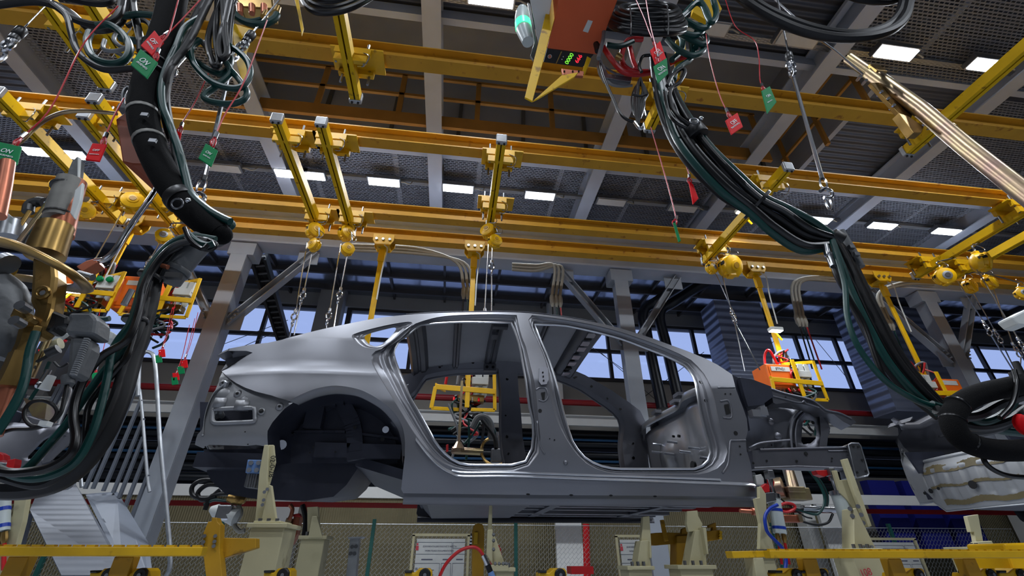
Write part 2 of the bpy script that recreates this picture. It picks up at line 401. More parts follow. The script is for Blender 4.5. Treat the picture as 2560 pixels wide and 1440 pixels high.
# ------------------------------------------------------------ light fixtures
def fixture(x, y, z, label, on=True, L=.58, W=.18):
    t = thing('ceiling_light', (x, y, z+.09), label, 'ceiling light', 'flat factory ceiling lights')
    MB().box((x, y, z+.055), (L+.06, W+.05, .09)).build('housing', 'steel', t, bevel=.008)
    MB().box((x, y, z+.005), (L, W, .014)).build('diffuser', 'lamp white' if on else 'lamp off', t)
    MB().cyl((x+L/2+.1, y, z+.06), (x+L/2, y, z+.06), .014, 6).tube(smooth([(x+L/2+.1, y, z+.06), (x+L/2+.2, y+.03, z+.05), (x+L/2+.24, y+.1, z+.2)], 5), .012, 6).build('lead', 'cable sleeve grey', t)
    for s in (-1, 1): MB().box((x+s*L*.35, y, z+.14), (.03, .05, .12)).build('hanger', 'steel', t)
    if on: lamp(x, y, z-.012, L, W)
def lamp(x, y, z, L, W, e=None):
    l = bpy.data.lights.new('ceiling lamp', 'AREA'); l.shape = 'RECTANGLE'; l.size = L; l.size_y = W; l.energy = LE if e is None else e; l.color = (.85, .915, 1); l.spread = math.radians(150)
    o = bpy.data.objects.new('ceiling_lamp_light', l); COL.objects.link(o); o.location = (x, y, z)
LE = 66
row = [(110,387,1),(172,392,1),(730,441,1),(772,444,1),(960,460,1),(1145,474,1),(1350,490,1),(1530,503,0),(1710,518,0),(2050,547,1),(2215,560,1),(2375,575,1),(560,424,0)]
nm = {0:'lit ceiling light far left above the brass weld gun, left of its pair',1:'lit ceiling light far left above the brass weld gun, right of its pair',2:'lit ceiling light just left of the left twin hoist rail',3:'lit ceiling light cut by the left twin hoist rail',4:'lit ceiling light just right of the two twin hoist rails',5:'lit ceiling light left of the single centre hoist rail',6:'lit ceiling light right of the single centre hoist rail',7:'unlit ceiling light hung directly right of the row of lit ones in the middle',8:'unlit ceiling light behind the hanging green tag seen edge-on',9:'lit ceiling light partly behind the right cable bundle',10:'lit ceiling light of the far right pair, nearer the cable bundle',11:'lit ceiling light of the far right pair, nearer the right hoists',12:'unlit ceiling light behind the left steel cable and green tag'}
for i, (x, y, on) in enumerate(row):
    q = PZ(x, y, 6.28); fixture(q.x, 6.9, 6.28, nm[i], on)
row2 = [(1227,8,1,'lit ceiling light at the top edge beside the orange cabinet'),(2245,130,1,'lit ceiling light at upper right beyond the gold steel tube'),(2485,156,1,'lit ceiling light at upper right partly behind the yellow hoist rail'),(1995,100,0,'unlit ceiling light at upper right behind the thick black hoses'),(1770,68,0,'unlit ceiling light behind the coiled cables of the orange cabinet')]
for x, y, on, lb in row2:
    q = PZ(x, y, 6.28); fixture(q.x, 3.25, 6.28, lb, on, .58, .17)
# the same rows run on over and behind the photographer
for y, xs_ in ((-.4, (-7, -3.4, .2, 3.8, 7.4)), (-4, (-5, 0, 5))):
    for x in xs_:
        fixture(x, y, 6.28, 'lit ceiling light of the rows behind the viewpoint', True, .58, .17)
for x in (-6.6, -4.4, -2.2): fixture(x, 3.25, 6.28, 'lit ceiling light of the near row above the left cable drop', True, .58, .17)
# perforated cable channels along the light rows
for y, lb in ((7.06, 'perforated cable channel along the far row of ceiling lights'), (3.42, 'perforated cable channel along the near row of ceiling lights')):
    tag(MB().box((3, y, 6.48), (34, .08, .008)).box((3, y-.04, 6.51), (34, .006, .06)).box((3, y+.04, 6.51), (34, .006, .06)).build('cable_channel', 'perforated steel'), lb, 'cable channel')
# ------------------------------------------------------------ services on the back wall
t = MB().tube([(-16, 12.3, 3.72), (24, 12.3, 3.72)], .085, 12); o = tag(t.build('fire_pipe', 'pipe red', sm=True), 'long red fire pipe along the wall below the windows', 'pipe')
for x in (-8, -2.6, 2.2, 6.2, 10.2): MB().cyl((x, 12.3, 3.7), (x, 12.3, 3.36), .06, 10).build('drop_pipe', 'pipe red', o, sm=True)
o = tag(MB().box((4, 12.34, 3.22), (40, .1, .26)).box((4, 12.3, 3.34), (40, .2, .02)).build('cable_tray', 'white paint'), 'long white cable tray below the red fire pipe', 'cable tray')
o = tag(MB().box((4, 11.2, 1.22), (40, .08, .22)).build('guard_rail', 'white paint'), 'long white horizontal rail low behind the car body', 'rail')
o = tag(MB().box((4, 11.35, .98), (40, .06, .1)).build('service_pipe', 'pipe red'), 'red pipe just beneath the low white rail', 'pipe')
zz = [3.0, 2.72, 2.42, 2.16, 1.92, 1.68, 1.46]
for i, z in enumerate(zz):
    m = 'pipe blue' if i in (1, 3) else 'pipe black'
    o = tag(MB().tube([(-16, 12.9, z), (24, 12.9, z)], .11, 12).build('process_pipe', 'pipe black', sm=True), 'dark horizontal duct pipe on the back wall, number %s from the top of the stack' % ['one','two','three','four','five','six','seven'][i], 'pipe', 'stack of dark pipes on the back wall')
    if m == 'pipe blue': MB().tube([(-16, 12.76, z+.09), (24, 12.76, z+.09)], .035, 8).build('blue_stripe', 'pipe blue', o)
o = thing('roof_drain_pipes', (5.9, 11.5, 4.0), 'pair of thick black pipes bending down in front of the windows', 'pipe')
for dx in (0, .52):
    MB().tube(smooth([V((5.35+dx+.9, 10.0, 6.6)), V((5.45+dx+.35, 11.2, 6.55)), V((5.35+dx, 11.4, 6.2)), V((5.42+dx, 11.5, 5.2)), V((5.5+dx, 11.5, 3.4))], 6), .15, 14).build('pipe', 'pipe black', o, sm=True)
# slanting ladder of cables left of the car
o = thing('cable_ladder', P(680, 750, 10), 'dark slanting cable ladder full of black cables in front of the left windows', 'cable ladder')
a0, a1, b0, b1 = P(630, 645, 7.5), P(697, 852, 11.6), P(664, 642, 7.5), P(723, 850, 11.6)
MB().bar(a0, a1, .05, .14).bar(b0, b1, .05, .14).build('side_rail', 'pipe black', o)
b = MB()
for k in range(15): t = k/14; b.bar(a0.lerp(a1, t), b0.lerp(b1, t), .05, .03)
b.build('rungs', 'dark grey plastic', o)
for k in range(8):
    t = .1+k*.11; MB().tube(smooth([a0.lerp(a1, i/8).lerp(b0.lerp(b1, i/8), t+random.uniform(-.04,.04))+V((0,.02,.05)) for i in range(9)], 3), .028, 6).build('cable', 'rubber', o, sm=True)
# louvred blue-grey box panels at the right
o = tag(MB().box((8.3, 11.6, 5.2), (1.5, .8, 3.0)).build('ventilation_housing', 'corrugated blue'), 'blue-grey louvred ventilation housing right of the windows', 'ventilation unit')
o = tag(MB().box((13.8, 11.6, 5.2), (3.2, .8, 3.4)).build('ventilation_housing', 'corrugated blue'), 'wide blue corrugated housing behind the far right column', 'ventilation unit')
# thin bracing wires in front of the windows
wr = [((1440,840),(1560,925)),((1500,880),(1640,1000)),((560,860),(720,800)),((520,905),(690,830)),((1850,930),(1960,830)),((2040,850),(2130,960)),((2120,880),(2290,1000)),((1600,1000),(1760,880))]
for i, (a, c) in enumerate(wr):
    tag(MB().tube([P(*a, 12.4), P(*c, 12.4)], .009, 5).build('bracing_wire', 'black plastic'), 'thin dark bracing wire crossing the sky-blue windows', 'wire', 'bracing wires at the windows')
# bundles of grey conduits at the long girder
def conduits(pts, n, label, sp_=.07, down=1.0, loop=None):
    o = thing('conduit_bundle', P(*pts[0]), label, 'conduit')
    for k in range(n):
        q = [P(*p)+V((0, 0, -.06*k*(i < len(pts)-2))) for i, p in enumerate(pts)]
        q[-1] = q[-1]+V((sp_*k, 0, 0)); q[-2] = q[-2]+V((sp_*k, 0, 0))
        e = q[-1]
        MB().tube(smooth(q, 6), .028, 8).build('conduit', 'cable sleeve grey', o, sm=True)
        MB().lathe(e+V((0,0,.02)), (0,0,-1), [(0,.03),(.05,.045),(.16,.045),(.2,.03),(.24,.02)], 8).build('gland', 'cable sleeve grey', o, sm=True)
        MB().tube([e+V((0,0,-.2)), e+V((.02*k,.05,-down))], .013, 6).build('wire', ('rubber','green hose','red hose','rubber')[k % 4], o)
conduits([(880,612,6.79),(1040,620,6.79),(1140,655,6.77),(1160,720,6.77)], 3, 'grey conduits dropping behind the car roof left of centre')
conduits([(1280,660,6.79),(1340,663,6.79),(1385,665,6.77),(1380,740,6.77)], 3, 'grey conduits dropping left of the central column')
conduits([(2150,698,6.79),(2080,690,6.79),(1985,705,6.77),(1990,790,6.77)], 3, 'grey conduits dropping behind the right yellow pole')
conduits([(2330,705,6.79),(2260,705,6.79),(2195,735,6.77),(2215,800,6.77)], 2, 'grey conduits dropping behind the large cable bundle')
# chain-link fence
o = thing('chain_link_fence', (2, 9.6, FZ), 'chain-link fence with dark green posts behind the fixtures', 'fence')
for x in (-6.5,-3.9,-1.3,1.3,3.9,6.5,9.1): MB().box((x, 9.6, -.2), (.06, .06, 1.6)).build('post', 'fence green', o)
MB().add([(-9,9.6,FZ),(12,9.6,FZ),(12,9.6,.5),(-9,9.6,.5)], [(0,1,2,3)]).build('wire_mesh', 'chain link', o)
MB().tube([(-9,9.6,.52),(12,9.6,.52)], .006, 5).build('tension_wire', 'galvanised', o)
# low fence-side equipment that shows behind the fixtures
o = thing('wall_cabinet', (8.2, 11.8, FZ), 'blue cabinet panels low at the right behind the second car body', 'cabinet')
for k in range(3): MB().box((11.3+k*1.0, 11.8, .9), (.8, .3, 1.7)).build('door', 'navy panel', o)
MB().box((12.3, 12.0, .9), (3.4, .2, 1.9)).build('body', 'dark girder', o)
o = tag(MB().lathe((-.9+1.9, 10.2, -.9), (0,0,1), [(0,.12),(.9,.12),(1.05,.09),(1.12,.04)], 14).build('gas_cylinder', 'pipe red', sm=True), 'dull red gas cylinder standing behind the front centre fixture', 'cylinder')
o = tag(MB().tube([P(1465,1310,10.5), P(1468,1445,10.5)], .07, 10).build('stand_pipe', 'red paint', sm=True), 'bright red upright pipe between the two notice boards', 'pipe')
o = tag(MB().box(P(1450,1425,8), (.34, .3, .1)).box(P(1500,1440,8)+V((0,0,-.05)), (.9, .3, .08)).build('bench_box', 'red paint'), 'red tray on a bench low in the middle between the notice boards', 'tray')
# notice boards
def board(x0, y0, x1, yb, Y, label, title):
    a, b_ = P(x0, y0, Y), P(x1, y0, Y); w = b_.x-a.x; zt = a.z; o = thing('notice_board', (a.x+w/2, Y, FZ), label, 'notice board', None)
    f = MB(); t = .035
    for x in (a.x, b_.x): f.box((x, Y, (zt+FZ)/2), (t, t, zt-FZ))
    f.box((a.x+w/2, Y, zt), (w+t, t, t)); f.box((a.x+w/2, Y, FZ+.5), (w, t, t)); f.build('frame', 'fixture cream', o)
    s_ = MB().box((a.x+w/2, Y, zt-.62), (w-.1, .012, 1.14)).build('sheet', 'light plastic', o)
    cx, yy = a.x+w/2, Y-.009
    text(title, 'lettering', 'ink', (cx-.02*w, yy, zt-.15), (1,0,0), (0,-1,0), .034*w, s_)
    text('WORK PLACE DOCUMENTATION', 'lettering', 'ink', (cx-.02*w, yy, zt-.205), (1,0,0), (0,-1,0), .034*w, s_)
    MB().box((cx-.42*w, yy, zt-.17), (.05*w, .003, .07*w)).box((cx-.42*w, yy, zt-.12), (.03*w, .003, .03*w)).build('emblem', 'ink red', s_)
    ln = MB()
    for (u0, v0, u1, v1) in ((-.47,.1,.2,.26),(.22,.1,.47,.18),(.22,.18,.47,.26),(-.46,.38,0,.8),(.03,.38,.2,.8),(.23,.38,.46,.8),(.26,.56,.42,.7)):
        xa, xb, za, zb = cx+u0*w, cx+u1*w, zt-v0*.95, zt-v1*.95
        for q, d in (((xa+xb)/2, za), ((xa+xb)/2, zb)): ln.box((q, yy, d), (xb-xa, .002, .004))
        for q in (xa, xb): ln.box((q, yy, (za+zb)/2), (.004, .002, abs(zb-za)))
    for k in range(22): ln.box((cx+random.uniform(-.42,-.08)*w, yy, zt-.42-random.random()*.3), (random.uniform(.03,.1)*w, .002, .008))
    for k, (u, v) in enumerate(((-.23,.33),(.11,.33),(.35,.33))): ln.box((cx+u*w, yy, zt-v*.95), (.2*w if k == 0 else .12*w, .002, .014))
    ln.build('printing', 'ink', s_)
    MB().box((cx-.3*w, yy, zt-.56), (.1*w,.002,.1)).box((cx-.18*w, yy, zt-.58), (.08*w,.002,.2)).build('drawing', 'ink', s_)
board(1035, 1337, 1172, 1440, 7.8, 'white notice board with red emblem behind the red hose', 'ДОКУМЕНТАЦИЯ РАБОЧЕГО МЕСТА')
board(1540, 1340, 1668, 1440, 7.8, 'white notice board with red emblem behind the cream fixture stands right of centre', 'ДОКУМЕНТАЦИЯ РАБОЧЕГО МЕСТА')
board(2168, 1347, 2285, 1440, 7.8, 'white notice board beside the cream stand at lower right', 'ДОКУМЕНТАЦИЯ РАБОЧЕГО МЕСТА')

# ============================================================ yellow runways, hoist rails, balancers
ZR = 4.3; HB = .2
def runway(y, lb):
    tag(MB().ibeam((-15, y, ZR), (20, y, ZR), .15, HB, .016).build('runway_beam', 'runway yellow'), lb, 'crane runway', 'yellow runway beams')
runway(2.95, 'yellow runway beam nearest the viewpoint, crossing behind the orange cabinet')
runway(4.05, 'second yellow runway beam from the front, carrying the upper ends of the twin hoist rails')
runway(5.45, 'third yellow runway beam, just above the row of hoists')
runway(6.05, 'rearmost yellow runway beam carrying the pole trolleys')
RAIL = [(-.05,-.055),(-.008,-.055),(-.008,-.047),(-.04,-.047),(-.04,.05),(.04,.05),(.04,-.047),(.008,-.047),(.008,-.055),(.05,-.055),(.05,.06),(-.05,.06)]
def rail(x, ya, yb, lb, beams):
    z = 4.1; o = thing('hoist_rail', (x, (ya+yb)/2, z), lb, 'hoist rail', 'yellow hoist rails')
    MB().prof((x, ya, z), (x, yb, z), RAIL).build('track', 'rail yellow', o)
    for y, s in ((ya, -1), (yb, 1)):
        MB().box((x, y+s*.02, z), (.125, .05, .13)).build('end_cap', 'galvanised', o, bevel=.01)
        for d in (-.03, .03): MB().cyl((x+d, y+s*.02, z-.065), (x+d, y+s*.02, z-.08), .012, 6).build('bolt', 'black plastic', o)
    for y in beams:
        c = MB().box((x+.02, y-.11, z+.12), (.34, .05, .09)).box((x+.02, y+.11, z+.12), (.34, .05, .09)).box((x+.05, y, z+.165), (.5, .26, .02)).box((x+.02, y-.12, z-.0), (.3, .04, .09)).build('clamp', 'fixture yellow', o)
        for dx in (-.11, .15):
            for dy in (-.11, .11): MB().cyl((x+dx, y+dy, z-.05), (x+dx, y+dy, z+.26), .012, 6).build('threaded_rod', 'steel', c)
        MB().tube(smooth([V((x+.12, y-.13, z+.1)), V((x+.2, y-.17, z)), V((x+.17, y-.15, z-.12)), V((x+.1, y-.12, z-.1))], 5), .006, 5).build('safety_wire', 'chrome', c)
    return o
rail(-1.21, 1.2, 3.25, 'yellow hoist rail hanging down from the top edge left of centre', [2.95])
rail(-2.1, 3.66, 5.48, 'left yellow hoist rail of the twin rails with balancers', [4.05, 5.45])
rail(-1.635, 3.65, 5.53, 'right yellow hoist rail of the twin rails with balancers', [4.05, 5.45])
rail(.345, 3.64, 5.16, 'single yellow hoist rail in the centre of the ceiling', [4.05, 4.9])
rail(3.85, 3.62, 5.66, 'yellow hoist rail ending at the big double balancer right of the car roof', [4.05, 5.45])
rail(7.6, 3.7, 5.63, 'long yellow hoist rail at the right edge, nearer of two', [4.05, 5.45])
rail(8.25, 3.9, 5.75, 'yellow hoist rail at the right edge, further of two', [5.45])
rail(-4.84, 3.68, 5.77, 'yellow hoist rail at far left below the steel hooks', [4.05, 5.45])
rail(-3.9, 3.64, 5.59, 'yellow hoist rail passing behind the brown counterweight, upper one', [4.05])
rail(-4.13, 3.87, 5.92, 'yellow hoist rail passing left of the thick black hose, lower one', [5.45])
rail(-3.68, 1.8, 3.43, 'wide yellow hoist rail at upper left ending in mid-air', [2.95])
rq = rail(-3.3, 1.8, 3.17, 'yellow hoist rail seen through the green hose loop at upper left', [2.95])
rail(5.08, 1.4, 3.18, 'yellow hoist rail at upper right passing behind the gold tube', [2.95])
rail(1.945, 2.9, 3.23, 'short end of a yellow hoist rail behind the right cable bundle', [2.95])
text('DONGSAN', 'lettering', 'ink black', (-3.245, 3.0, 4.1), (0,1,0), (1,0,0), .075, rq)
# ============================================================ spring balancers on the rails
def hook(b_, p, s=1):                  # swivel + snap hook at p (top), hanging down
    p = V(p)
    b_.lathe(p, (0,0,-1), [(0,.01*s),(.01*s,.022*s),(.05*s,.022*s),(.06*s,.012*s)], 10)
    c = p+V((0,0,-.11*s)); b_.tube([c+V((math.sin(a)*.032*s, 0, math.cos(a)*.045*s)) for a in [2*PI*i/12 for i in range(12)]], .011*s, 6, closed=True)
    c = p+V((0,0,-.2*s)); b_.tube([c+V((0, math.sin(a)*.03*s, math.cos(a)*.045*s)) for a in [2*PI*i/12 for i in range(12)]], .01*s, 6, closed=True)
def balancer(x, y, Y, rpx, ax, label, ropes, zr=4.03, xr=None):
    c = P(x, y, Y); depth = c.dot(CF); r = rpx*depth/F; ax = V(ax).normalized()
    o = thing('spring_balancer', c, label, 'balancer', 'yellow spring balancers')
    u = ax
    b = MB().lathe(c-u*r*.8, u, [(0,r*.55),(r*.12,r*.72),(r*.3,r*.95),(r*.75,r),(r*.8,r*.92),(r*1.15,r*.9),(r*1.2,r),(r*1.36,r*.97),(r*1.5,r*.6),(r*1.55,r*.3)], 22)
    b.build('drum_housing', 'hoist yellow', o, sm=True)
    MB().lathe(c+u*r*.66, u, [(0,r*.52),(r*.1,r*.5),(r*.13,r*.42)], 20).build('cover_plate', 'galvanised' if 'face' in label else 'hoist yellow', o, sm=True)
    MB().lathe(c+u*r*.78, u, [(0,r*.3),(r*.06,r*.28)], 14).build('hub', 'steel' if 'face' in label else 'ochre yellow', o)
    side = u.cross(V((0,0,1))).normalized()
    for k in range(5):
        a = k*2*PI/5+.3; d = side*math.cos(a)+V((0,0,1))*math.sin(a); MB().box(c+d*r*1.0, (r*.3, r*.3, r*.22)).build('cast_lug', 'hoist yellow', o, bevel=r*.06)
    MB().box(c+V((0,0,r*1.05)), (r*.5, r*.5, r*.5)).build('hanger_lug', 'hoist yellow', o, bevel=r*.06); MB().box(c-V((0,0,r*.95))+side*r*.1, (r*.6, r*.7, r*.34)).build('rope_guide', 'hoist yellow', o, bevel=r*.06)
    MB().box(c+side*r*.93+V((0,0,r*.1)), (r*.1, r*.7, r*.3), rz=math.atan2(side.y, side.x)).build('label_plate', 'ink black', o)
    top = c+V((0,0,r*1.3)); hk = MB().tube(smooth([top, top+V((.03,0,.04)), top+V((.02,0,.1)), V((c.x if xr is None else xr, c.y, zr))], 5), .012, 6).build('suspension_hook', 'steel', o, sm=True)
    MB().tube(smooth([top+V((0,-.02,0)), top+V((r*.9,-.04,.0)), top+V((r*1.0,-.03,.07)), top+V((.02,-.02,.13))], 5), .006, 5).build('safety_cable', 'chrome', o)
    for k, rp in enumerate(ropes):
        a = P(*rp[0], Y); e = P(*rp[1], Y)
        rb = MB().tube([a, e], .0085, 6).build('wire_rope', 'chrome', o)
        h = MB(); hook(h, e); h.build('snap_hook', 'chrome', rb, sm=True)
        if len(rp) > 2:
            e2 = P(*rp[2], Y); MB().tube([e+V((0,0,-.24)), e2], .009, 6).build('lower_rope', 'chrome', rb)
    return o
balancer(787, 579, 5.38, 21, (.6,-.8,.1), 'upper yellow balancer on the left twin hoist rail', [((768,604),(741,772),(722,850))], xr=-2.1)
balancer(786, 613, 5.3, 16, (-.5,-.8,0), 'lower yellow balancer on the left twin hoist rail', [((779,636),(762,720),(735,838))], zr=3.9)
balancer(866, 584, 5.42, 20, (.7,-.7,.1), 'upper yellow balancer on the right twin hoist rail', [((852,610),(826,770),(815,830))], xr=-1.635)
balancer(869, 624, 5.34, 16, (.4,-.9,0), 'lower yellow balancer on the right twin hoist rail', [((868,640),(853,718),(834,822))], zr=3.9)
balancer(1221, 579, 5.05, 19, (-.5,-.85,.1), 'upper yellow balancer on the single centre hoist rail', [((1222,600),(1212,770),(1211,800))], xr=.345)
balancer(1237, 604, 5.0, 17, (.3,-.95,.1), 'lower yellow balancer on the single centre hoist rail', [((1231,615),(1230,650),(1229,790))], zr=3.9)
balancer(1824, 667, 5.5, 28, (.2,-.8,-.3), 'big round yellow balancer right of the car roof', [((1806,690),(1826,768),(1862,928))], xr=3.85)
balancer(1778, 670, 5.55, 15, (.5,-.85,-.1), 'small yellow balancer with white face beside the big round one', [((1789,684),(1830,775),(1900,925))], xr=3.85)
balancer(2360, 692, 5.0, 21, (-.4,-.9,-.2), 'yellow balancer with round silver face below the right hoist rail', [((2394,702),(2456,800),(2532,925))], xr=7.6)
balancer(2452, 655, 4.6, 24, (.75,-.6,-.1), 'brightly lit yellow balancer on the long right hoist rail', [((2442,674),(2543,842),(2600,900))], xr=7.6)
balancer(2424, 716, 5.6, 17, (.3,-.9,-.1), 'dull yellow balancer hanging between the two right hoist rails, left of its pair', [((2434,735),(2484,822),(2540,930))], xr=7.9)
balancer(2474, 706, 5.4, 17, (.3,-.9,0), 'dull yellow balancer hanging between the two right hoist rails, right of its pair', [((2482,716),(2530,855),(2550,925))], xr=8.25)
balancer(2556, 734, 5.3, 15, (-.5,-.85,-.1), 'yellow balancer with white face at the right edge', [((2565,750),(2600,820))], xr=8.4)
balancer(214, 528, 5.3, 21, (.5,-.8,-.3), 'yellow balancer just right of the copper and tape wrapped arm', [((200,536),(165,605))], xr=-4.84)
balancer(333, 508, 5.2, 25, (.4,-.9,.1), 'large yellow balancer behind the slanting steel rod', [((311,520),(238,648))], xr=-4.13)
balancer(410, 591, 5.6, 18, (.4,-.9,-.1), 'yellow balancer with round face behind the thick black hose bend', [((400,606),(380,640))], xr=-3.9)
balancer(150, 468, 5.3, 20, (.4,-.9,.1), 'yellow balancer behind the grey-taped gun arm, half hidden', [((120,500),(100,545))], xr=-4.84)
# ============================================================ suspended welding control units under the rear runway
def trolley(o, x, y=6.05):
    t = MB().prism([(x-.16,y-.1,4.36),(x+.16,y-.1,4.36),(x+.16,y-.1,4.24),(x+.1,y-.1,4.14),(x-.1,y-.1,4.14),(x-.16,y-.1,4.24)], (0,.02,0)).prism([(x-.16,y+.1,4.36),(x+.16,y+.1,4.36),(x+.16,y+.1,4.24),(x+.1,y+.1,4.14),(x-.1,y+.1,4.14),(x-.16,y+.1,4.24)], (0,-.02,0)).box((x, y, 4.18), (.2, .2, .05)).build('trolley', 'fixture yellow', o, bevel=.004)
    for i in range(3): MB().cyl((x-.1+.1*i, y-.13, 4.25), (x-.1+.1*i, y-.09, 4.25), .022, 8).build('wheel_bolt', 'steel', t)
    MB().tube(smooth([V((x+.03,y-.1,4.15)), V((x+.09,y-.12,4.05)), V((x+.06,y-.1,3.7)), V((x+.05,y-.08,3.2))], 6), .01, 6).build('air_lead', 'light plastic', o, sm=True)
def tangle(o, c, n, w, h, mats, seed, name='hose', r=.016):
    rd = random.Random(seed)
    for k in range(n):
        a = V((c[0]+rd.uniform(-w, w), c[1]+rd.uniform(-.1,.1), c[2]+rd.uniform(0, .1)))
        pts = [a]
        for j in range(rd.randint(4, 6)): pts.append(V((c[0]+rd.uniform(-w, w)*.9, c[1]+rd.uniform(-.14,.14), c[2]-h*(j+1)/6+rd.uniform(-.08,.08))))
        MB().tube(smooth(pts, 6), r*rd.uniform(.7, 1.2), 7).build(name, mats[k % len(mats)], o, sm=True)
def unit(xt, yt, xb, yb, label, side=-1, box=(.3,.28,.42), tag_txt=None, bare=False, seed=1, gauges=True, off=.22):
    x = PZ(xt, yt, 4.2).x; c = P(xb, yb, 6.05); c.x = x+side*-.0; z = c.z
    o = thing('weld_control_unit', (x, 6.05, z), label, 'welding control unit', 'yellow framed welding control units')
    trolley(o, x)
    MB().bar((x, 6.05, 4.16), (x, 6.05, z+.1), .075, .03, up=(0,1,0)).box((x, 6.04, 4.0), (.1, .06, .2)).build('hanger_pole', 'hoist yellow', o, bevel=.004)
    f = MB(); y = 5.86
    f.bar((x+side*.42, y, z-.02), (x-side*.36, y-.02, z-.06), .02, .07, up=(0,0,1)); f.bar((x, y, z+.3), (x, y-.01, z-.28), .06, .02, up=(0,1,0)); f.bar((x-side*.34, y, z+.3), (x-side*.36, y, z-.3), .045, .02, up=(0,1,0))
    f.bar((x-side*.36, y, z-.3), (x-side*.05, y, z-.3), .02, .045, up=(0,0,1)); f.bar((x+side*.42, y, z-.02), (x+side*.45, y, z-.3), .05, .02, up=(0,1,0)); f.bar((x+side*.45, y, z-.3), (x+side*.1, y+.1, z-.28), .02, .045, up=(0,0,1)); f.bar((x-side*.34,y,z+.28),(x,6.05,z+.3), .02,.05, up=(0,0,1)); f.bar((x+side*.42,y,z),(x+side*.3,6.2,z+.05), .02,.06, up=(0,0,1))
    f.build('frame', 'hoist yellow', o, bevel=.004)
    if not bare:
        bx = MB().box((x+side*off, 6.08, z+.06), box).build('control_box', 'orange paint', o, bevel=.012)
        MB().box((x+side*off, 6.08-box[1]/2-.004, z+.06), (box[0]*.8, .006, box[2]*.8)).build('door', 'orange paint', bx)
        pl = MB().box((x+side*(off-.02), 6.08-box[1]/2-.01, z+.06+box[2]*.28), (box[0]*.75, .004, .07)).build('name_plate', 'light plastic', bx)
        if tag_txt: text(tag_txt, 'lettering', 'ink black', (x+side*(off-.02), 6.08-box[1]/2-.013, z+.06+box[2]*.28), (1,0,0), (0,-1,0), .055, pl)
        for k in range(4): MB().cyl((x+side*off-.09+.06*k, 6.0, z+.06-box[2]/2), (x+side*off-.09+.06*k, 6.0, z+.01-box[2]/2), .016, 8).build('cable_gland', 'steel', bx)
    v = MB().box((x-side*.16, 5.96, z+.1), (.22, .14, .1)).box((x-side*.14, 5.95, z+.2), (.09, .1, .12)).box((x-side*.24, 5.95, z+.18), (.07, .1, .16)).build('valve_block', 'light plastic', o, bevel=.006)
    for k in range(2): MB().lathe((x-side*(.12+.1*k), 5.95, z+.04), (0,0,-1), [(0,.035),(.12,.035),(.15,.02)], 10).build('filter_bowl', 'frosted', v, sm=True)
    if 'gauges' in label:
        for k in range(2): MB().lathe((x-side*(.08+.12*k), 5.88, z+.17), (0,-1,0), [(0,.04),(.03,.04),(.034,.034)], 12).build('gauge', 'green plastic', v, sm=True)
    MB().box((x-side*.05, 5.96, z-.14), (.34, .12, .09)).build('manifold', 'brass', o, bevel=.006)
    for k in range(5): MB().cyl((x-.17+.08*k, 5.9, z-.14), (x-.17+.08*k, 5.87, z-.19), .014, 8).build('fitting', ('red plastic','chrome')[k % 2], o)
    tangle(o, (x, 5.95, z-.2), 9, .26, .5, ['green hose','rubber','red hose','grey hose','green hose','rubber','rubber'], seed)
    for s in (-.1, .06): MB().tube(smooth([V((x+s, 6.05, z+.28)), V((x+s*1.6-.05, 6.0, z+.5)), V((x-.16+s, 6.08, z+.42)), V((x-.2+s, 6.1, z+.1))], 6), .02, 8).build('supply_cable', 'grey hose' if s > 0 else 'red hose', o, sm=True)
    tangle(o, (x, 6.0, z+.45), 4, .1, .6, ['red hose','rubber','red hose','black plastic'], seed+50, 'supply_hose', .014)
    return o
unit(957, 605, 905, 985, 'welding control unit hidden behind the car, its yellow pole left of the roof', seed=3)
o = unit(1185, 640, 1176, 978, 'yellow framed welding unit seen through the rear door opening', bare=True, seed=4)
unit(1898, 672, 1968, 958, 'orange control box marked STN21 above the front of the car', side=-1, box=(.4,.34,.36), tag_txt='STN21', seed=5)
unit(2205, 702, 2310, 985, 'orange control box behind the large cable bundle at right', side=1, box=(.36,.34,.3), seed=6)
unit(340, 578, 268, 742, 'yellow framed welding unit with green gauges at far left', side=-1, box=(.26,.3,.42), off=.5, seed=7)
unit(524, 606, 455, 758, 'orange control box with yellow frame between the left hoses and the grey column', side=-1, box=(.4,.3,.5), off=.45, seed=8)
# task lights
def task(x, y, Y, label, a):
    c = P(x, y, Y); o = thing('task_light', c, label, 'work lamp'); e = P(*a, Y+.1)
    MB().tube([e, c+V((0,.05,.05))], .016, 8).build('bracket', 'hoist yellow', o)
    MB().box(c+V((0,0,.03)), (.2, .1, .05)).build('housing', 'light plastic', o, bevel=.006)
    MB().box(c, (.18, .08, .012)).build('diffuser', 'task lamp', o)
    lamp(c.x, c.y, c.z-.012, .18, .08, 8)
task(175, 728, 5.4, 'small bright work lamp beside the far left welding unit', (130,770))
task(1857, 531, 5.0, 'small bright work lamp at the end of the hoist rail right of the car roof', (1880,560))
task(1940, 828, 5.8, 'small bright work lamp on the pole above the STN21 box', (1955,850))
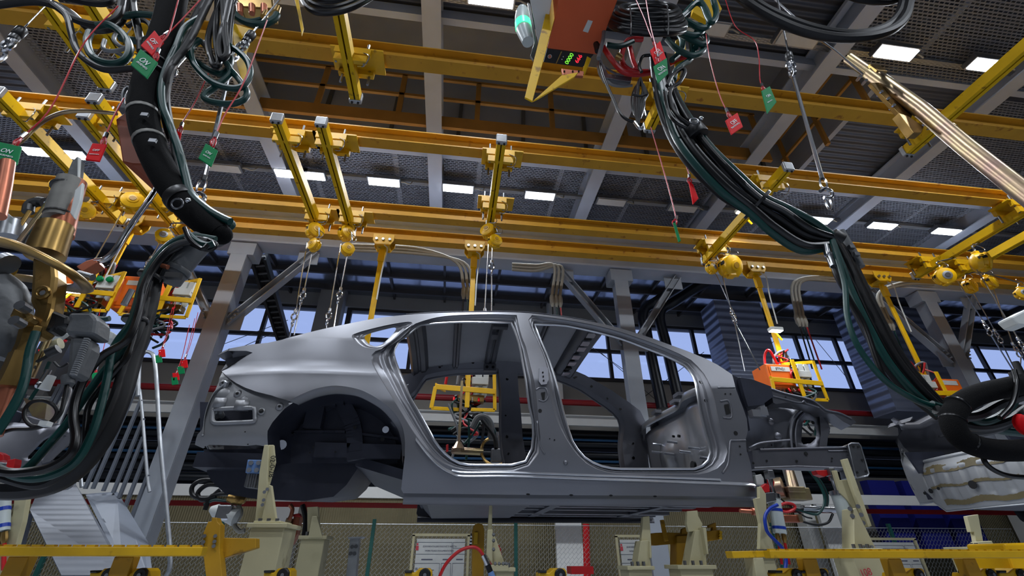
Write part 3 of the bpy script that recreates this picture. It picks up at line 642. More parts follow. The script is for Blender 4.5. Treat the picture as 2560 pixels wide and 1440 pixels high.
# ============================================================ ON / OFF pull tags
def pull_tag(corners, cord, Y, red, label, size=1):
    q = [P(x, y, Y) for x, y in corners]; c = sum(q, V())/4; col = 'red plastic' if red else 'green plastic'
    o = thing('pull_tag', c, label, 'pull tag', 'red and green pull tags')
    n = (q[1]-q[0]).cross(q[3]-q[0]).normalized()
    if n.dot(c) > 0: n = -n
    p = MB().prism([v+n*.004 for v in q], -n*.008).build('plate', col, o, bevel=.003)
    xd = (q[1]-q[0]); d = abs(xd.length); h = (q[3]-q[0])
    if size:
        text('OFF' if red else 'ON', 'lettering', 'ink white', c+n*.0055-h*.08, xd, n, d*.27, p)
        text('ВЫКЛЮЧИТЬ' if red else 'ВКЛЮЧИТЬ', 'lettering', 'ink white', c+n*.0055+h*.16, xd, n, d*.1, p)
    pts = [P(x, y, Y+(.02 if i < len(cord)-1 else .0)) for i, (x, y) in enumerate(cord)]
    MB().tube(smooth(pts, 6), .0034, 6).build('cord', 'red cord', o, sm=True)
    e = pts[-1]; f = (pts[-2]-e).normalized()
    MB().cyl(e+f*.05, e+f*.09, .009, 8).build('crimp_sleeve', 'chrome', o)
    MB().tube(smooth([e+f*.05, e+f*.02+CR*.012, e+CR*.004-CU*.012, e-CR*.012+f*.02], 5, True), .004, 5, closed=True).build('loop', 'red cord', o)
    return o
YL, YRR = 1.62, 1.72
pull_tag([(352,123),(395,157),(368,198),(327,163)], [(447,-5),(423,80),(402,110),(388,146)], YL-.14, 0, 'green ON tag hanging against the thick black hose')
pull_tag([(387,77),(410,107),(380,140),(352,115)], [(505,-5),(427,77),(398,98)], YL-.1, 1, 'red OFF tag overlapping the green one on the thick black hose')
pull_tag([(-8,354),(55,368),(43,413),(-18,402)], [(295,15),(212,105),(130,265),(65,335),(35,360)], YL, 0, 'green ON tag cut by the left edge')
pull_tag([(232,359),(268,362),(249,405),(213,400)], [(310,245),(285,290),(268,330),(256,360)], YL, 1, 'red OFF tag hanging left of the brown counterweight')
pull_tag([(515,359),(545,377),(528,418),(496,397)], [(668,50),(612,200),(560,290),(530,362)], YL, 0, 'green ON tag hanging along the left steel cable')
pull_tag([(437,325),(454,334),(448,365),(432,350)], [(530,163),(490,250),(457,305),(448,330)], YL+.2, 1, 'red OFF tag partly behind the thick black hose')
pull_tag([(1625,127),(1650,103),(1665,147),(1638,163)], [(1588,-5),(1610,45),(1625,85),(1640,115)], YRR-.22, 1, 'red OFF tag on the cable bundle below the orange cabinet')
pull_tag([(1633,167),(1667,145),(1670,185),(1645,209)], [(1614,-5),(1625,60),(1640,120),(1647,155)], YRR-.25, 0, 'green ON tag on the cable bundle below the orange cabinet')
pull_tag([(1813,302),(1843,282),(1857,318),(1828,338)], [(1765,85),(1775,150),(1800,240),(1825,293)], YRR, 1, 'red OFF tag hanging free right of the cable bundle')
pull_tag([(1903,228),(1924,216),(1941,256),(1918,285)], [(1812,-5),(1838,65),(1885,100),(1897,140),(1900,200),(1910,226)], YRR, 0, 'green ON tag hanging at upper right below the black hose loop')
pull_tag([(1721,452),(1733,462),(1746,497),(1732,512)], [(1696,335),(1712,400),(1723,440),(1724,456)], YRR+.1, 1, 'red OFF tag hanging turned sideways in the middle of the ceiling', 0)
pull_tag([(1682,557),(1689,558),(1702,603),(1696,606)], [(1627,318),(1660,430),(1690,545),(1685,560)], YRR+.1, 0, 'green tag seen edge-on low right of centre', 0)
for (x, y, r, lb) in ((405,884,1,'tiny red tag under the left orange control box'),(397,898,0,'tiny green tag under the left orange control box'),(461,911,1,'tiny red tag beside the grey column, upper one'),(453,926,0,'tiny green tag beside the grey column, upper one'),(440,942,1,'tiny red tag beside the grey column, lower one'),(437,953,0,'tiny green tag beside the grey column, lower one'),(217,904,1,'tiny red tag between the grey grip and the left cables'),(105,883,1,'tiny red tag behind the brass gun yoke'),(238,942,0,'tiny green tag between the left cables')):
    pull_tag([(x-9,y-9),(x+7,y-11),(x+9,y+8),(x-7,y+10)], [(x+34,y-130),(x+18,y-60),(x,y-8)], 5.7, r, lb, 0)
# ============================================================ car body in white
YC = 3.8                                # centre plane of the body
def fs(X, Z):                           # near side skin: depth as a function of length and height
    y = 2.9
    if Z > 1.02: y += .30*((Z-1.02)/.62)**1.15
    if Z < .62: y += .05*((.62-Z)/.3)**2
    if X < -.75: y += .17*((-.75-X)/.85)**2
    if X < .2:
        k = min(1, (.2-X)/.5); y -= .007*math.exp(-((Z-1.03)/.03)**2)*k
        if Z > .84: y += .05*min(1, (Z-.84)/.2)**1.3*k-.05*k*max(0, min(1, (Z-1.1)/.2))
    return y
def SP(x, y, d=0):
    Y = 2.95
    for _ in range(9): p = P(x, y, Y); Y = .5*Y+.5*(fs(p.x, p.z)+d)
    return P(x, y, Y)
def SL(pts, d=0): return [SP(x, y, d) for x, y in pts]
def inside(p, poly):
    c = False; j = len(poly)-1
    for i in range(len(poly)):
        a, b = poly[i], poly[j]
        if (a[1] > p[1]) != (b[1] > p[1]) and p[0] < (b[0]-a[0])*(p[1]-a[1])/(b[1]-a[1])+a[0]: c = not c
        j = i
    return c
def dens(pts, st_=.03, closed=True):
    out = []; n = len(pts)
    for i in range(n if closed else n-1):
        a, b = V(pts[i]), V(pts[(i+1) % n]); k = max(1, int((b-a).length/st_))
        out += [a.lerp(b, j/k) for j in range(k)]
    return out
def sheet(mb, outline, holes_=(), g=.045, surf=None, d=0):    # triangulated panel on the skin, outline and holes as 3-D loops
    loops = [[(p.x, p.z) for p in dens(outline, .02)]]+[[(p.x, p.z) for p in dens(h, .02)] for h in holes_]
    bd = [q for L in loops for q in L]
    vs = []; es = []
    for L in loops:
        o = len(vs); vs += L; es += [(o+i, o+(i+1) % len(L)) for i in range(len(L))]
    xs_ = [v[0] for v in loops[0]]; zs_ = [v[1] for v in loops[0]]
    x = min(xs_)
    while x < max(xs_):
        z = min(zs_)
        while z < max(zs_):
            if inside((x, z), loops[0]) and not any(inside((x, z), h) for h in loops[1:]) and min((x-q[0])**2+(z-q[1])**2 for q in bd) > (.55*g)**2: vs.append((x, z))
            z += g
        x += g
    r = delaunay_2d_cdt([V(v) for v in vs], es, [], 0, 1e-5)
    V2, T = r[0], r[2]; fc = []
    for t in T:
        c = (sum(V2[i].x for i in t)/len(t), sum(V2[i].y for i in t)/len(t))
        A, B, C_ = (V2[i] for i in t[:3]); ar = abs((B.x-A.x)*(C_.y-A.y)-(B.y-A.y)*(C_.x-A.x)); le = max((A-B).length, (B-C_).length, (C_-A).length)
        if ar < .0012*le: continue
        if inside(c, loops[0]) and not any(inside(c, h) for h in loops[1:]): fc.append(tuple(t))
    f_ = surf or fs
    o_ = len(mb.v); mb.add([V((v.x, f_(v.x, v.y)+d, v.y)) for v in V2], fc); e = .012
    for i, v in enumerate(V2):
        x, z = v.x, v.y; mb.nrm[o_+i] = V(((f_(x+e, z)-f_(x-e, z))/(2*e), -1, (f_(x, z+e)-f_(x, z-e))/(2*e))).normalized()
    return mb
def mirror(mb):
    m = MB(); m.v = [V((v.x, 2*YC-v.y, v.z)) for v in mb.v]; m.f = [tuple(reversed(f)) for f in mb.f]; m.fm = list(mb.fm); m.nrm = {k: V((n.x, -n.y, n.z)) for k, n in mb.nrm.items()}; return m
OUT = [(553,927),(575,914),(598,901),(615,890),(631,881),(616,877),(569,877),(542,889),(555,879),(573,871),(600,866),(627,861),(669,857),(702,850),(733,841),(767,832),(813,821),(860,811),(880,807),(920,799),(964,792),(1049,783),(1169,779),(1300,779.5),(1404,790),(1480,803),(1547,819),(1590,832),(1636,847),(1670,860),(1717,877),(1763,896),(1794,912),(1830,936),
 (1839,971),(1859,1023),(1867,1047),(1870,1076),(1864,1099),(1867,1128),(1877,1160),(1881,1195),(1891,1242),(1600,1239),(1280,1237),(1008,1233),(1003,1223)]
ARCH = [(1005,1140),(1003,1103),(993,1070),(973,1043),(950,1020),(917,1000),(887,988),(840,983),(800,989),(773,998),(744,1011)]
ARCHO = [(1012,1140),(1012,1098),(1004,1062),(984,1030),(957,1006),(920,983),(888,971),(840,964),(796,970),(762,982),(722,1002)]
LOW = [(722,1002),(691,993),(680,989),(640,979),(613,969),(591,958),(573,946)]
def sect(*secs):                        # matching sections of two loops, resampled alike
    return secs
RD_O = [[(953,873),(985,848),(1012,825),(1040,808)],[(1040,808),(1070,798),(1110,790),(1169,786),(1240,785),(1292,787)],[(1292,787),(1294,799),(1304,840),(1313,860),(1326,915),(1340,982),(1347,1060),(1352,1103),(1348,1133),(1330,1160),(1307,1173),(1285,1178)],[(1285,1178),(1210,1177),(1160,1174),(1130,1168),(1100,1154),(1070,1128),(1033,1080),(997,1021)],[(997,1021),(956,955),(940,928),(928,900),(933,881),(953,873)]]
RD_I = [[(1000,850),(1015,842),(1028,831),(1040,821)],[(1040,821),(1049,814),(1069,811),(1102,808),(1169,805.5),(1278,808)],[(1278,808),(1282,815),(1298,860),(1309,920),(1316,960),(1322,1010),(1333,1060),(1332,1110),(1323,1143),(1307,1158),(1280,1163)],[(1280,1163),(1173,1163),(1143,1156),(1117,1139),(1090,1109),(1071,1075),(1044,1027)],[(1044,1027),(1024,993),(1011,960),(998,929),(988,902),(984,884),(988,868),(1000,850)]]
FD_O = [[(1330,787),(1404,797),(1480,811),(1547,828),(1640,860),(1700,885),(1728,900)],[(1728,900),(1757,930),(1775,962),(1787,1000),(1795,1041),(1804,1079),(1817,1114),(1817,1140),(1804,1163),(1781,1178),(1746,1186)],[(1746,1186),(1563,1186),(1513,1180),(1473,1163),(1440,1133),(1413,1093)],[(1413,1093),(1391,1047),(1375,982),(1367,915),(1347,860),(1330,825),(1321,799),(1330,787)]]
FD_I = [[(1336,812),(1404,814),(1449,822),(1502,834),(1556,849),(1613,871),(1670,893),(1711,915)],[(1711,915),(1728,933),(1738,956),(1744,991),(1749,1023),(1757,1058),(1766,1093),(1776,1125),(1772,1147),(1760,1163),(1735,1173)],[(1735,1173),(1567,1173),(1527,1171),(1487,1160),(1453,1137),(1430,1103)],[(1430,1103),(1418,1067),(1405,1020),(1393,968),(1372,900),(1353,855),(1340,820),(1336,812)]]
QW_O = [(880,838),(902,829),(947,817),(991,808),(1024,804),(1031,810),(1020,828),(998,849),(976,864),(953,871),(913,869),(893,858),(883,847)]
QW_I = [(911,842),(924,833),(969,821),(987,818),(989,824),(976,840),(958,857),(944,864),(933,864),(920,857)]
def loop(secs, d, n=14):
    out = []
    for s_ in secs:
        q = resample(smooth([SP(x, y, d) for x, y in s_], 6), n+1); out += q[:-1]
    return out
def flange(mb, LO, LI, prof, dof):
    rows = []
    for t, d in prof:
        row = []
        for a, b in zip(LO, LI):
            p = a.lerp(b, t); p = V((p.x, fs(p.x, p.z)+d, p.z)); row.append(p)
        rows.append(row)
    mb.grid(rows, True)
PROF = [(0,0),(.06,.012),(.2,.016),(.3,.03),(.42,.034),(.5,.028),(.58,.036),(.72,.058),(.84,.06),(.9,.05),(1,.052)]
car = thing('car_body', (.3, YC, .3), 'bare unpainted sedan body shell raised on the fixtures in the middle', 'car body')
def add_part(mb, name, m, sm=True, far=True, solid=0, label=None, mf=None, parent=None, fix=True):
    o = mb.build(name, m, parent or car, sm=sm, solid=solid, fix=fix)
    if label: o['label'] = label
    if far:
        f_ = mirror(mb).build(name, mf or m, parent or car, sm=sm, solid=solid, fix=fix)
    return o
out3 = SL(OUT)+smooth(SL(ARCHO), 4)+SL(LOW)
rdo, rdi, fdo, fdi = loop(RD_O, 0), loop(RD_I, .052), loop(FD_O, 0), loop(FD_I, .052)
qo = resample(smooth(SL(QW_O), 5, True)+[SL(QW_O)[0]], 61)[:-1]; qi = resample(smooth(SL(QW_I, .03), 5, True)+[SL(QW_I, .03)[0]], 61)[:-1]
side = MB(); sheet(side, out3, [rdo, fdo, qo], g=.03)
flange(side, rdo, rdi, PROF, .05); flange(side, fdo, fdi, PROF, .05)
flange(side, qo, qi, [(0,0),(.1,.012),(.45,.03),(.55,.024),(.7,.034),(1,.036)], .03)
# arch lip turned inwards
ao = smooth(SL(ARCHO), 4); ai = smooth(SL(ARCH, .035), 4); k = min(len(ao), len(ai))
side.grid([ao, [a.lerp(b, .3)+V((0,.006,0)) for a, b in zip(ao, ai)], ai, [p+V((0,.02,0)) for p in ai]])
# turned edge along the roof, sill foot and pinch flange
fl = smooth(SL([(1008,1233),(1280,1237),(1600,1239),(1891,1242)]), 6); side.grid([fl, [p+V((0,.03,-.012)) for p in fl], [p+V((0,.045,-.02)) for p in fl], [p+V((0,.046,-.055)) for p in fl]])
# small pressings and holes, as the photo shows them on the pillars and sill
def disc(mb, x, y, r, d=0, el=1, rot=0, sk=.0015):
    c = SP(x, y, d)+V((0, -.002, 0)); n = 12
    p = [c+V((math.cos(a)*r*math.cos(rot)-math.sin(a)*r*el*math.sin(rot), -.001, math.cos(a)*r*math.sin(rot)+math.sin(a)*r*el*math.cos(rot))) for a in [2*PI*i/n for i in range(n)]]
    p = [V((q.x, fs(q.x, q.z)+d-.003, q.z)) for q in p]; mb.add(p, [tuple(range(n))])
side.use(1)
for x, y, r, el, rot in ((1022,814,.017,1,0),(1350,1027,.012,1,0),(1752,956,.015,1,0),(1764,1002,.013,1,0),(1839,1083,.014,1,0),(1849,1116,.006,1,0),(1851,1136,.006,1,0),(1813,985,.006,1,0),(1826,985,.006,1,0),(1356,936,.005,1,0),(1357,943,.005,1,0),(1358,953,.005,1,0),(1374,1097,.004,1,0),(1386,1100,.005,1,0),(1320,1236,.012,.4,0),(1428,1238,.012,.4,0),(1527,1239,.012,.4,0),(1637,1241,.012,.4,0)):
    disc(side, x, y, r, .04 if (x, y) == (1022,814) else (.036 if (x,y) in ((1752,956),(1764,1002)) else 0), el, rot)
for q in ([(1810,1012),(1821,1010),(1826,1034),(1815,1037)],[(1352,982),(1363,980),(1361,1000),(1356,1000)]):
    side.add([p+V((0,-.004,0)) for p in SL(q)], [(0,1,2,3)])
side.use(0)
for pts, r in (([(1801,1003),(1822,1003),(1829,1042),(1808,1044)],.006),([(1340,975),(1350,969),(1364,971),(1370,992),(1360,1003),(1347,1000)],.005),([(1826,1101),(1864,1101)],.006),([(1826,1101),(1824,1120),(1820,1160),(1806,1183)],.007),([(1795,969),(1837,969)],.005),([(1343,1052),(1345,1090),(1352,1118),(1362,1135)],.005)):
    q = smooth(SL(pts), 5); side.tube([p+V((0,-.001,0)) for p in q], r, 6)
o = add_part(side, 'side_frame', ['body steel', 'hole black'], mf=['body inner', 'hole black'], fix=False)
# aperture and sill ridges, lamp glints put into their paler colour
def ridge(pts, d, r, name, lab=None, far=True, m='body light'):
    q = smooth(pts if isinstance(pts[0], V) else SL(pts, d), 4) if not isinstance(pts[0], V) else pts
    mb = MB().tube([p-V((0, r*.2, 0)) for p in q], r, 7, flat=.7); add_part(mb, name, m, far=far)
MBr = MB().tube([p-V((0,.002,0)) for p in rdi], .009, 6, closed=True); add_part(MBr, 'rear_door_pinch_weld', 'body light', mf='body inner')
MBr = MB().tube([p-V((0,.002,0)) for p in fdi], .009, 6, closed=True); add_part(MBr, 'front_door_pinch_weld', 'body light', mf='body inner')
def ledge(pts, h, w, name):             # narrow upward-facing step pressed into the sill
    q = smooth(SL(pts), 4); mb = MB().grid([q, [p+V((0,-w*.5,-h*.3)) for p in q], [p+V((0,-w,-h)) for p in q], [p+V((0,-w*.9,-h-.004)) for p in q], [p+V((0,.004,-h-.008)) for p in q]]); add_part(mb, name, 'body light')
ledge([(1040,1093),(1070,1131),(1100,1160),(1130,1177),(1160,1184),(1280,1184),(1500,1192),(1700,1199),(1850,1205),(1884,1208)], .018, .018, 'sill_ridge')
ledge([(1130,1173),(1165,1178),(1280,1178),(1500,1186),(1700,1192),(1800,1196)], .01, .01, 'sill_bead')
b = MB()                               # hinge reinforcement plate on the middle pillar, proud of it
hp = [(1347,922),(1358,918),(1369,922),(1370,950),(1366,962),(1352,964),(1346,955)]
b.hexa([p-V((0,0,0)) for p in SL(hp)], [p-V((0,.016,0)) for p in SL(hp)]); b.use(1)
for x, y in ((1356,933),(1357,943),(1358,953)): b.cyl(SP(x,y)+V((0,-.015,0)), SP(x,y)+V((0,-.018,0)), .006, 8)
add_part(b, 'hinge_plate', ['body inner', 'hole black'])
b = MB()
for x, y, r in ((1414,1156,.016),): b.sphere(SP(x, y)+V((0,.004,0)), r, 12, 6)
add_part(b, 'jacking_dimple', 'body steel')
# roof skin over the rails, roof bows, headers
top = [q for q in OUT if 880 <= q[0] <= 1560 and q[1] < 825][::1]
near = resample(smooth(SL(top), 5), 33)
def crown(t): return .055*(1-(2*t-1)**2)
def roofpt(n, t, dz=0): return V((n.x-.0+.03*(1-(2*t-1)**2)*(1 if n.x > .6 else -0), n.y+(2*(YC-n.y))*t, n.z+crown(t)+dz))
# cut the front end in a curve: the header bows forward
xr0, xf0 = SP(1010,797).x, SP(1500,812).x
st_ = [n for n in near if xr0 <= n.x <= xf0]
b = MB().grid([[roofpt(n, t/16, .004) for t in range(17)] for n in st_]); add_part(b, 'roof_skin', 'body steel', far=False, solid=.004)
b = MB().grid([[roofpt(n, .02+.96*t/16, -.03) for t in range(17)] for n in st_]); add_part(b, 'roof_lining_face', 'lining grey', far=False)
def nearat(X):
    q = min(range(len(near)-1), key=lambda i: abs((near[i].x+near[i+1].x)/2-X)); a, c = near[q], near[q+1]; t = (X-a.x)/(c.x-a.x) if c.x != a.x else 0; return a.lerp(c, t)
def bow(X, w, name, h=.03, label=None):
    prof = [(-.5,0),(-.34,-h),(-.12,-h),(-.06,-h*.6),(.06,-h*.6),(.12,-h),(.34,-h),(.5,0)]
    b = MB().grid([[roofpt(nearat(X+u*w), .03+.94*t/14, -.032+v) for t in range(15)] for u, v in prof]); add_part(b, name, 'body inner', far=False, solid=.003)
for px, w in ((1145,.06),(1256,.11),(1378,.05)): bow(SP(px, 806).x, w, 'roof_bow')
bow(xr0+.06, .16, 'rear_header', .03); bow(xf0-.045, .2, 'windscreen_header', .035)
hx = xf0-.04
for t in (.12,.3,.42,.58,.7,.88):
    p = roofpt(nearat(hx), t, -.075); add_part(MB().box(p, (.07, .09, .012)), 'header_pressing', 'body light', far=False)
for t in (.2, .8):
    p = roofpt(nearat(hx), t, -.072); add_part(MB().box(p, (.06,.06,.01)), 'header_opening', 'hole black', far=False)
c = roofpt(nearat(SP(1256,806).x), .93, -.09); b = MB().box(c, (.12, .05, .07)).use(1)
for s in (-.03,.03): b.cyl(c+V((s,-.024,0)), c+V((s,-.028,0)), .015, 10)
add_part(b, 'bow_bracket', ['body inner', 'hole black'], far=True)
p = roofpt(nearat(SP(1250,806).x), .35, -.08); add_part(MB().box(p, (.05,.1,.03)), 'grip_bracket', 'body inner', far=False)
# inner side members: rail, pillars, sill closing panels (what one sees across the cabin)
INR = [(985,838),(1012,815),(1049,800),(1110,793),(1169,786),(1300,786),(1404,797),(1480,811),(1547,828),(1640,858),(1717,887),(1763,906),(1800,935),(1830,1000),(1850,1100),(1860,1235),(1400,1228),(1012,1225),(1014,1130),(1005,1075),(985,1040),(950,960),(945,900),(960,860)]
inr = SL(INR, .1); ri2, fi2 = loop(RD_I, .1), loop(FD_I, .1)
b = MB(); sheet(b, inr, [[V((p.x, p.y, p.z)) for p in ri2], [V((p.x, p.y, p.z)) for p in fi2]], d=.1)
for L, L2 in ((rdi, ri2), (fdi, fi2)): b.grid([L, L2], True)
b.use(1); rd = random.Random(3)
for x, y in ((1060,1120),(1312,830),(1322,905),(1335,960),(1345,1020),(1350,1090),(1357,1140),(1330,1180),(1420,1130),(1460,1165),(1600,1180),(1700,1180),(1100,800),(1150,796),(1200,795),(1250,795),(1350,799),(1400,804),(1450,815),(1520,830),(1580,850),(1640,875),(1700,900),(1780,990),(1790,1040),(1800,1090),(1815,1130)):
    for s in (0, 1):
        c = SP(x+rd.uniform(-4,4), y+rd.uniform(-2,2), .1); r = rd.choice((.006,.009,.014)); c.y += .004
        b.cyl(c, c+V((0,.002,0)), r, 9)
add_part(b, 'inner_side_panel', ['body inner', 'hole black'])
# rear corner panel with its opening
BP = [(563,922),(590,945),(615,962),(655,976),(721,990),(722,1011),(700,1034),(681,1056),(669,1077),(670,1117),(640,1112),(615,1115),(523,1112),(508,1121),(487,1112),(494,1086),(504,1075),(520,1027),(532,990),(546,956),(556,928)]
BPH = [(536,1024),(560,1022),(610,1020),(633,1020),(637,1024),(638,1048),(634,1054),(600,1056),(545,1058),(533,1054),(531,1046),(533,1028)]
def fr(X, Z): return fs(X, max(Z, .62))+.035+max(0, .62-Z)*.35
def RP(x, y, d=0):
    Y = 3.0
    for _ in range(9): p = P(x, y, Y); Y = .5*Y+.5*(fr(p.x, p.z)+d)
    return P(x, y, Y)
bp, bph = [RP(x, y) for x, y in BP], [RP(x, y) for x, y in BPH]
b = MB(); sheet(b, bp, [bph], surf=fr)
h1 = [p+V((0,.05,0)) for p in bph]; b.grid([dens(bph), [p+V((0,-.012,0)) for p in dens([q.lerp(sum(bph, V())/len(bph), .0) for q in bph])], ], True)
rimo = smooth(bph, 3, True); b.tube(rimo, .014, 7, closed=True)
for x, y, r in ((560,987,.05),(612,1002,.034),(641,1003,.018)): b.sphere(RP(x, y)+V((0,.012,0)), r, 14, 7, (1,.5,1))
b.box(RP(608,1006)+V((0,0,-.02)), (.08,.03,.06)); b.box(RP(553,1004)+V((0,.0,-.01)), (.07,.03,.06))
for x, y in ((595,985),(655,1029),(700,1017),(559,958)): b.lathe(RP(x, y)+V((0,-.012,0)), (0,1,0), [(0,.012),(.004,.02),(.016,.028)], 12)
b.use(1)
for x, y, r in ((595,985,.009),(655,1029,.014),(700,1017,.008),(559,958,.008),(615,1081,.004),(516,1118,.004),(622,1112,.004)):
    c = RP(x, y)+V((0,-.014,0)); b.cyl(c, c+V((0,-.002,0)), r, 10)
add_part(b, 'rear_corner_panel', ['panel grey', 'hole black'], fix=False)
# lamp recess under the spoiler corner
q = [RP(x, y, .06) for x, y in ((553,927),(598,901),(631,881),(569,877),(545,889),(563,899),(566,908))]
b = MB().add(q, [tuple(range(len(q)))]); e = SL([(553,927),(598,901),(631,881)]); b.grid([e, q[:3]]); add_part(b, 'lamp_recess', 'body inner')
# trunk floor, spare wheel well, inner wheel house, underfloor
wl = lambda y, Y: [P(x, yy, Y) for x, yy in y]
YT = 3.36
T0 = wl([(505,1122),(513,1150),(514,1180),(524,1200),(560,1234),(640,1247),(760,1251),(832,1241),(864,1212),(890,1174),(905,1150),(905,1120)], YT)
T1 = [V((p.x*.97, YC, p.z-.0)) for p in T0]
b = MB().grid([[V((p.x, YT+.02, p.z+.0)) for p in T0], [V((p.x*.985, YT+.12, p.z+.005)) for p in T0], [V((p.x*.96, YC, p.z+.05)) for p in T0], [V((p.x*.985, 2*YC-YT-.12, p.z+.06)) for p in T0], [V((p.x, 2*YC-YT-.02, p.z+.07)) for p in T0]])
b.add([V((p.x, YT+.02, p.z)) for p in T0], [tuple(range(len(T0)))]); b.add([V((p.x, 2*YC-YT-.02, p.z+.07)) for p in T0], [tuple(range(len(T0)))[::-1]])
add_part(b, 'spare_wheel_well', 'body dark', far=False)
# cross member behind the rear corner and the tow bracket plate
a0 = P(497,1118,3.25); a1 = P(668,1150,3.25)
add_part(MB().box(((a0.x+a1.x)/2, YC, .53), (a1.x-a0.x, 1.1, .09)), 'rear_cross_member', 'body dark', far=False)
# wheel house
WH = [(1005,1150),(1004,1103),(994,1068),(974,1040),(950,1016),(917,996),(887,983),(840,978),(798,984),(770,993),(735,1005),(700,1030),(668,1075),(664,1150)]
w0 = [SP(x, y, .05) for x, y in WH]; cw = sum(w0, V())/len(w0)
w1 = [V((cw.x+(p.x-cw.x)*.97, 3.2, cw.z+(p.z-cw.z)*.97+.0)) for p in w0]; w2 = [V((cw.x+(p.x-cw.x)*.86, 3.27, cw.z+(p.z-cw.z)*.88)) for p in w0]
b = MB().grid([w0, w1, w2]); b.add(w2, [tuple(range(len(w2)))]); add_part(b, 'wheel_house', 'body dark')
b = MB()
def strip(mb, pts, Y, w, h):
    q = smooth([P(x, y, Y) for x, y in pts], 5)
    for i in range(len(q)-1): mb.bar(q[i], q[i+1]+(q[i+1]-q[i])*.05, w, h, up=(0,-1,0))
strip(b, [(846,992),(866,1026),(882,1060),(888,1100),(889,1150)], 3.235, .1, .05)
strip(b, [(670,1088),(730,1086),(745,1080),(862,1080)], 3.25, .015, .03); strip(b, [(905,1086),(1000,1098)], 3.24, .015, .03)
b.box(P(790,1030,3.22), (.11,.06,.22)); b.box(P(790,1003,3.2), (.09,.08,.08)); b.box(P(848,1000,3.2), (.08,.08,.07)); b.box(P(825,1004,3.2), (.09,.06,.07))
b.box(P(830,1126,3.23), (.22,.04,.09)); b.box(P(955,1130,3.21), (.25,.05,.09))
add_part(b, 'wheel_house_ribs', 'body dark', sm=False)
b = MB()
for x, y, r in ((791,998,.016),(848,996,.016),(887,1068,.012),(956,1098,.014),(838,1130,.006),(775,1131,.005),(783,1118,.005)): b.cyl(P(x,y,3.16), P(x,y,3.2), r, 10)
add_part(b, 'access_holes', 'hole black')
add_part(MB().cyl(P(964,1074,3.2), P(964,1074,3.22), .022, 14).cyl(P(704,1112,3.2), P(704,1112,3.24), .03, 14), 'plug', 'body light')
# underfloor: pan, tunnel, side members
xa, xb = SP(1012,1240).x, SP(1880,1244).x
zf = .315
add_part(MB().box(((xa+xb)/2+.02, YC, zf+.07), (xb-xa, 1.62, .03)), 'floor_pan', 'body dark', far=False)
b = MB()
for y, w, h in ((3.12,.1,.06),(3.42,.09,.07),(3.68,.06,.05)): b.box(((xa+xb)/2+.05, y, zf+.03), (xb-xa-.15, w, h))
add_part(b, 'side_members', 'body inner', sm=False)
for x, w in ((xa+.2,1.4),(.75,1.4),(xb-.35,1.3)): add_part(MB().box((x, YC, zf+.02), (.07,w,.05)), 'floor_cross_member', 'body dark', far=False, sm=False)
p0 = P(1040,1290,4.55); 
b = MB(); 
for s in (0,):
    b.hexa([V((xa+.05,3.05,.36)),V((xa+.9,3.05,.36)),V((xa+.9,YC,.36)),V((xa+.05,YC,.36))], [V((xa+.12,3.1,.29)),V((xa+.8,3.1,.30)),V((xa+.8,YC,.30)),V((xa+.12,YC,.29))][::1])
add_part(b, 'seat_pan', 'body dark')
# rear floor between well and sill: kick-up
add_part(MB().hexa([V((-.62,3.3,.52)),V((xa+.12,3.0,.36)),V((xa+.12,4.6,.36)),V((-.62,4.3,.52))], [V((-.62,3.3,.58)),V((xa+.12,3.0,.42)),V((xa+.12,4.6,.42)),V((-.62,4.3,.58))]), 'kick_up', 'body dark', far=False)
# ------------------------------------------------------------ front structure
YA = 3.12
AP = [(1868,1128),(1866,1075),(1868,1030),(1885,1018),(1912,1010),(1950,1012),(1985,1024),(2010,1014),(2036,1020),(2060,1036),(2072,1060),(2075,1080),(2066,1100),(2050,1118),(2068,1120),(2040,1150),(1990,1160),(1876,1170)]
def fa(X, Z): return YA+.16*math.exp(-((X-2.18)/.16)**2-((Z-.72)/.3)**2)*(1 if Z > .45 else .6)
APH = [(2002,1060),(2008,1050),(2020,1052),(2030,1062),(2037,1080),(2035,1098),(2022,1110),(2004,1112),(1999,1104)]
ap = [P(x, y, YA) for x, y in AP]; aph = [P(x, y, YA+.02) for x, y in APH]
b = MB(); sheet(b, ap, [aph], surf=fa); b.tube(smooth([P(x,y,YA-.01) for x,y in ((1985,1150),(1978,1110),(1977,1075),(1985,1045),(2000,1028),(2020,1020))], 5), .012, 7).tube(smooth([P(x,y,YA-.01) for x,y in ((2000,1150),(1990,1110),(1989,1075),(1996,1048),(2010,1032))], 5), .008, 7).tube(smooth([P(x,y,YA-.01) for x,y in ((1872,1120),(1900,1108),(1940,1103),(1976,1100))], 5), .008, 7)
b.use(1); rd = random.Random(11)
for x, y, r in ((2031,1057,.013),(1985,1111,.012),(2015,1134,.012),(1917,1135,.006),(1921,1152,.006),(1931,1113,.005),(1944,1107,.004),(1880,1122,.005),(1893,1121,.005),(1998,1155,.006),(1982,1152,.005)):
    c = P(x, y, YA); c.y = fa(c.x, c.z)-.004; b.cyl(c, c+V((0,-.003,0)), r, 10)
add_part(b, 'inner_apron', ['body inner', 'hole black'], solid=.003)
add_part(MB().lathe(P(1946,1091,YA), (0,-1,0), [(0,.03),(.008,.022),(.012,.01)], 12), 'apron_dimple', 'body inner')
add_part(MB().lathe(P(1928,1054,YA), (0,-1,0), [(0,.026),(.008,.02),(.012,.01)], 12), 'apron_dimple', 'body inner')
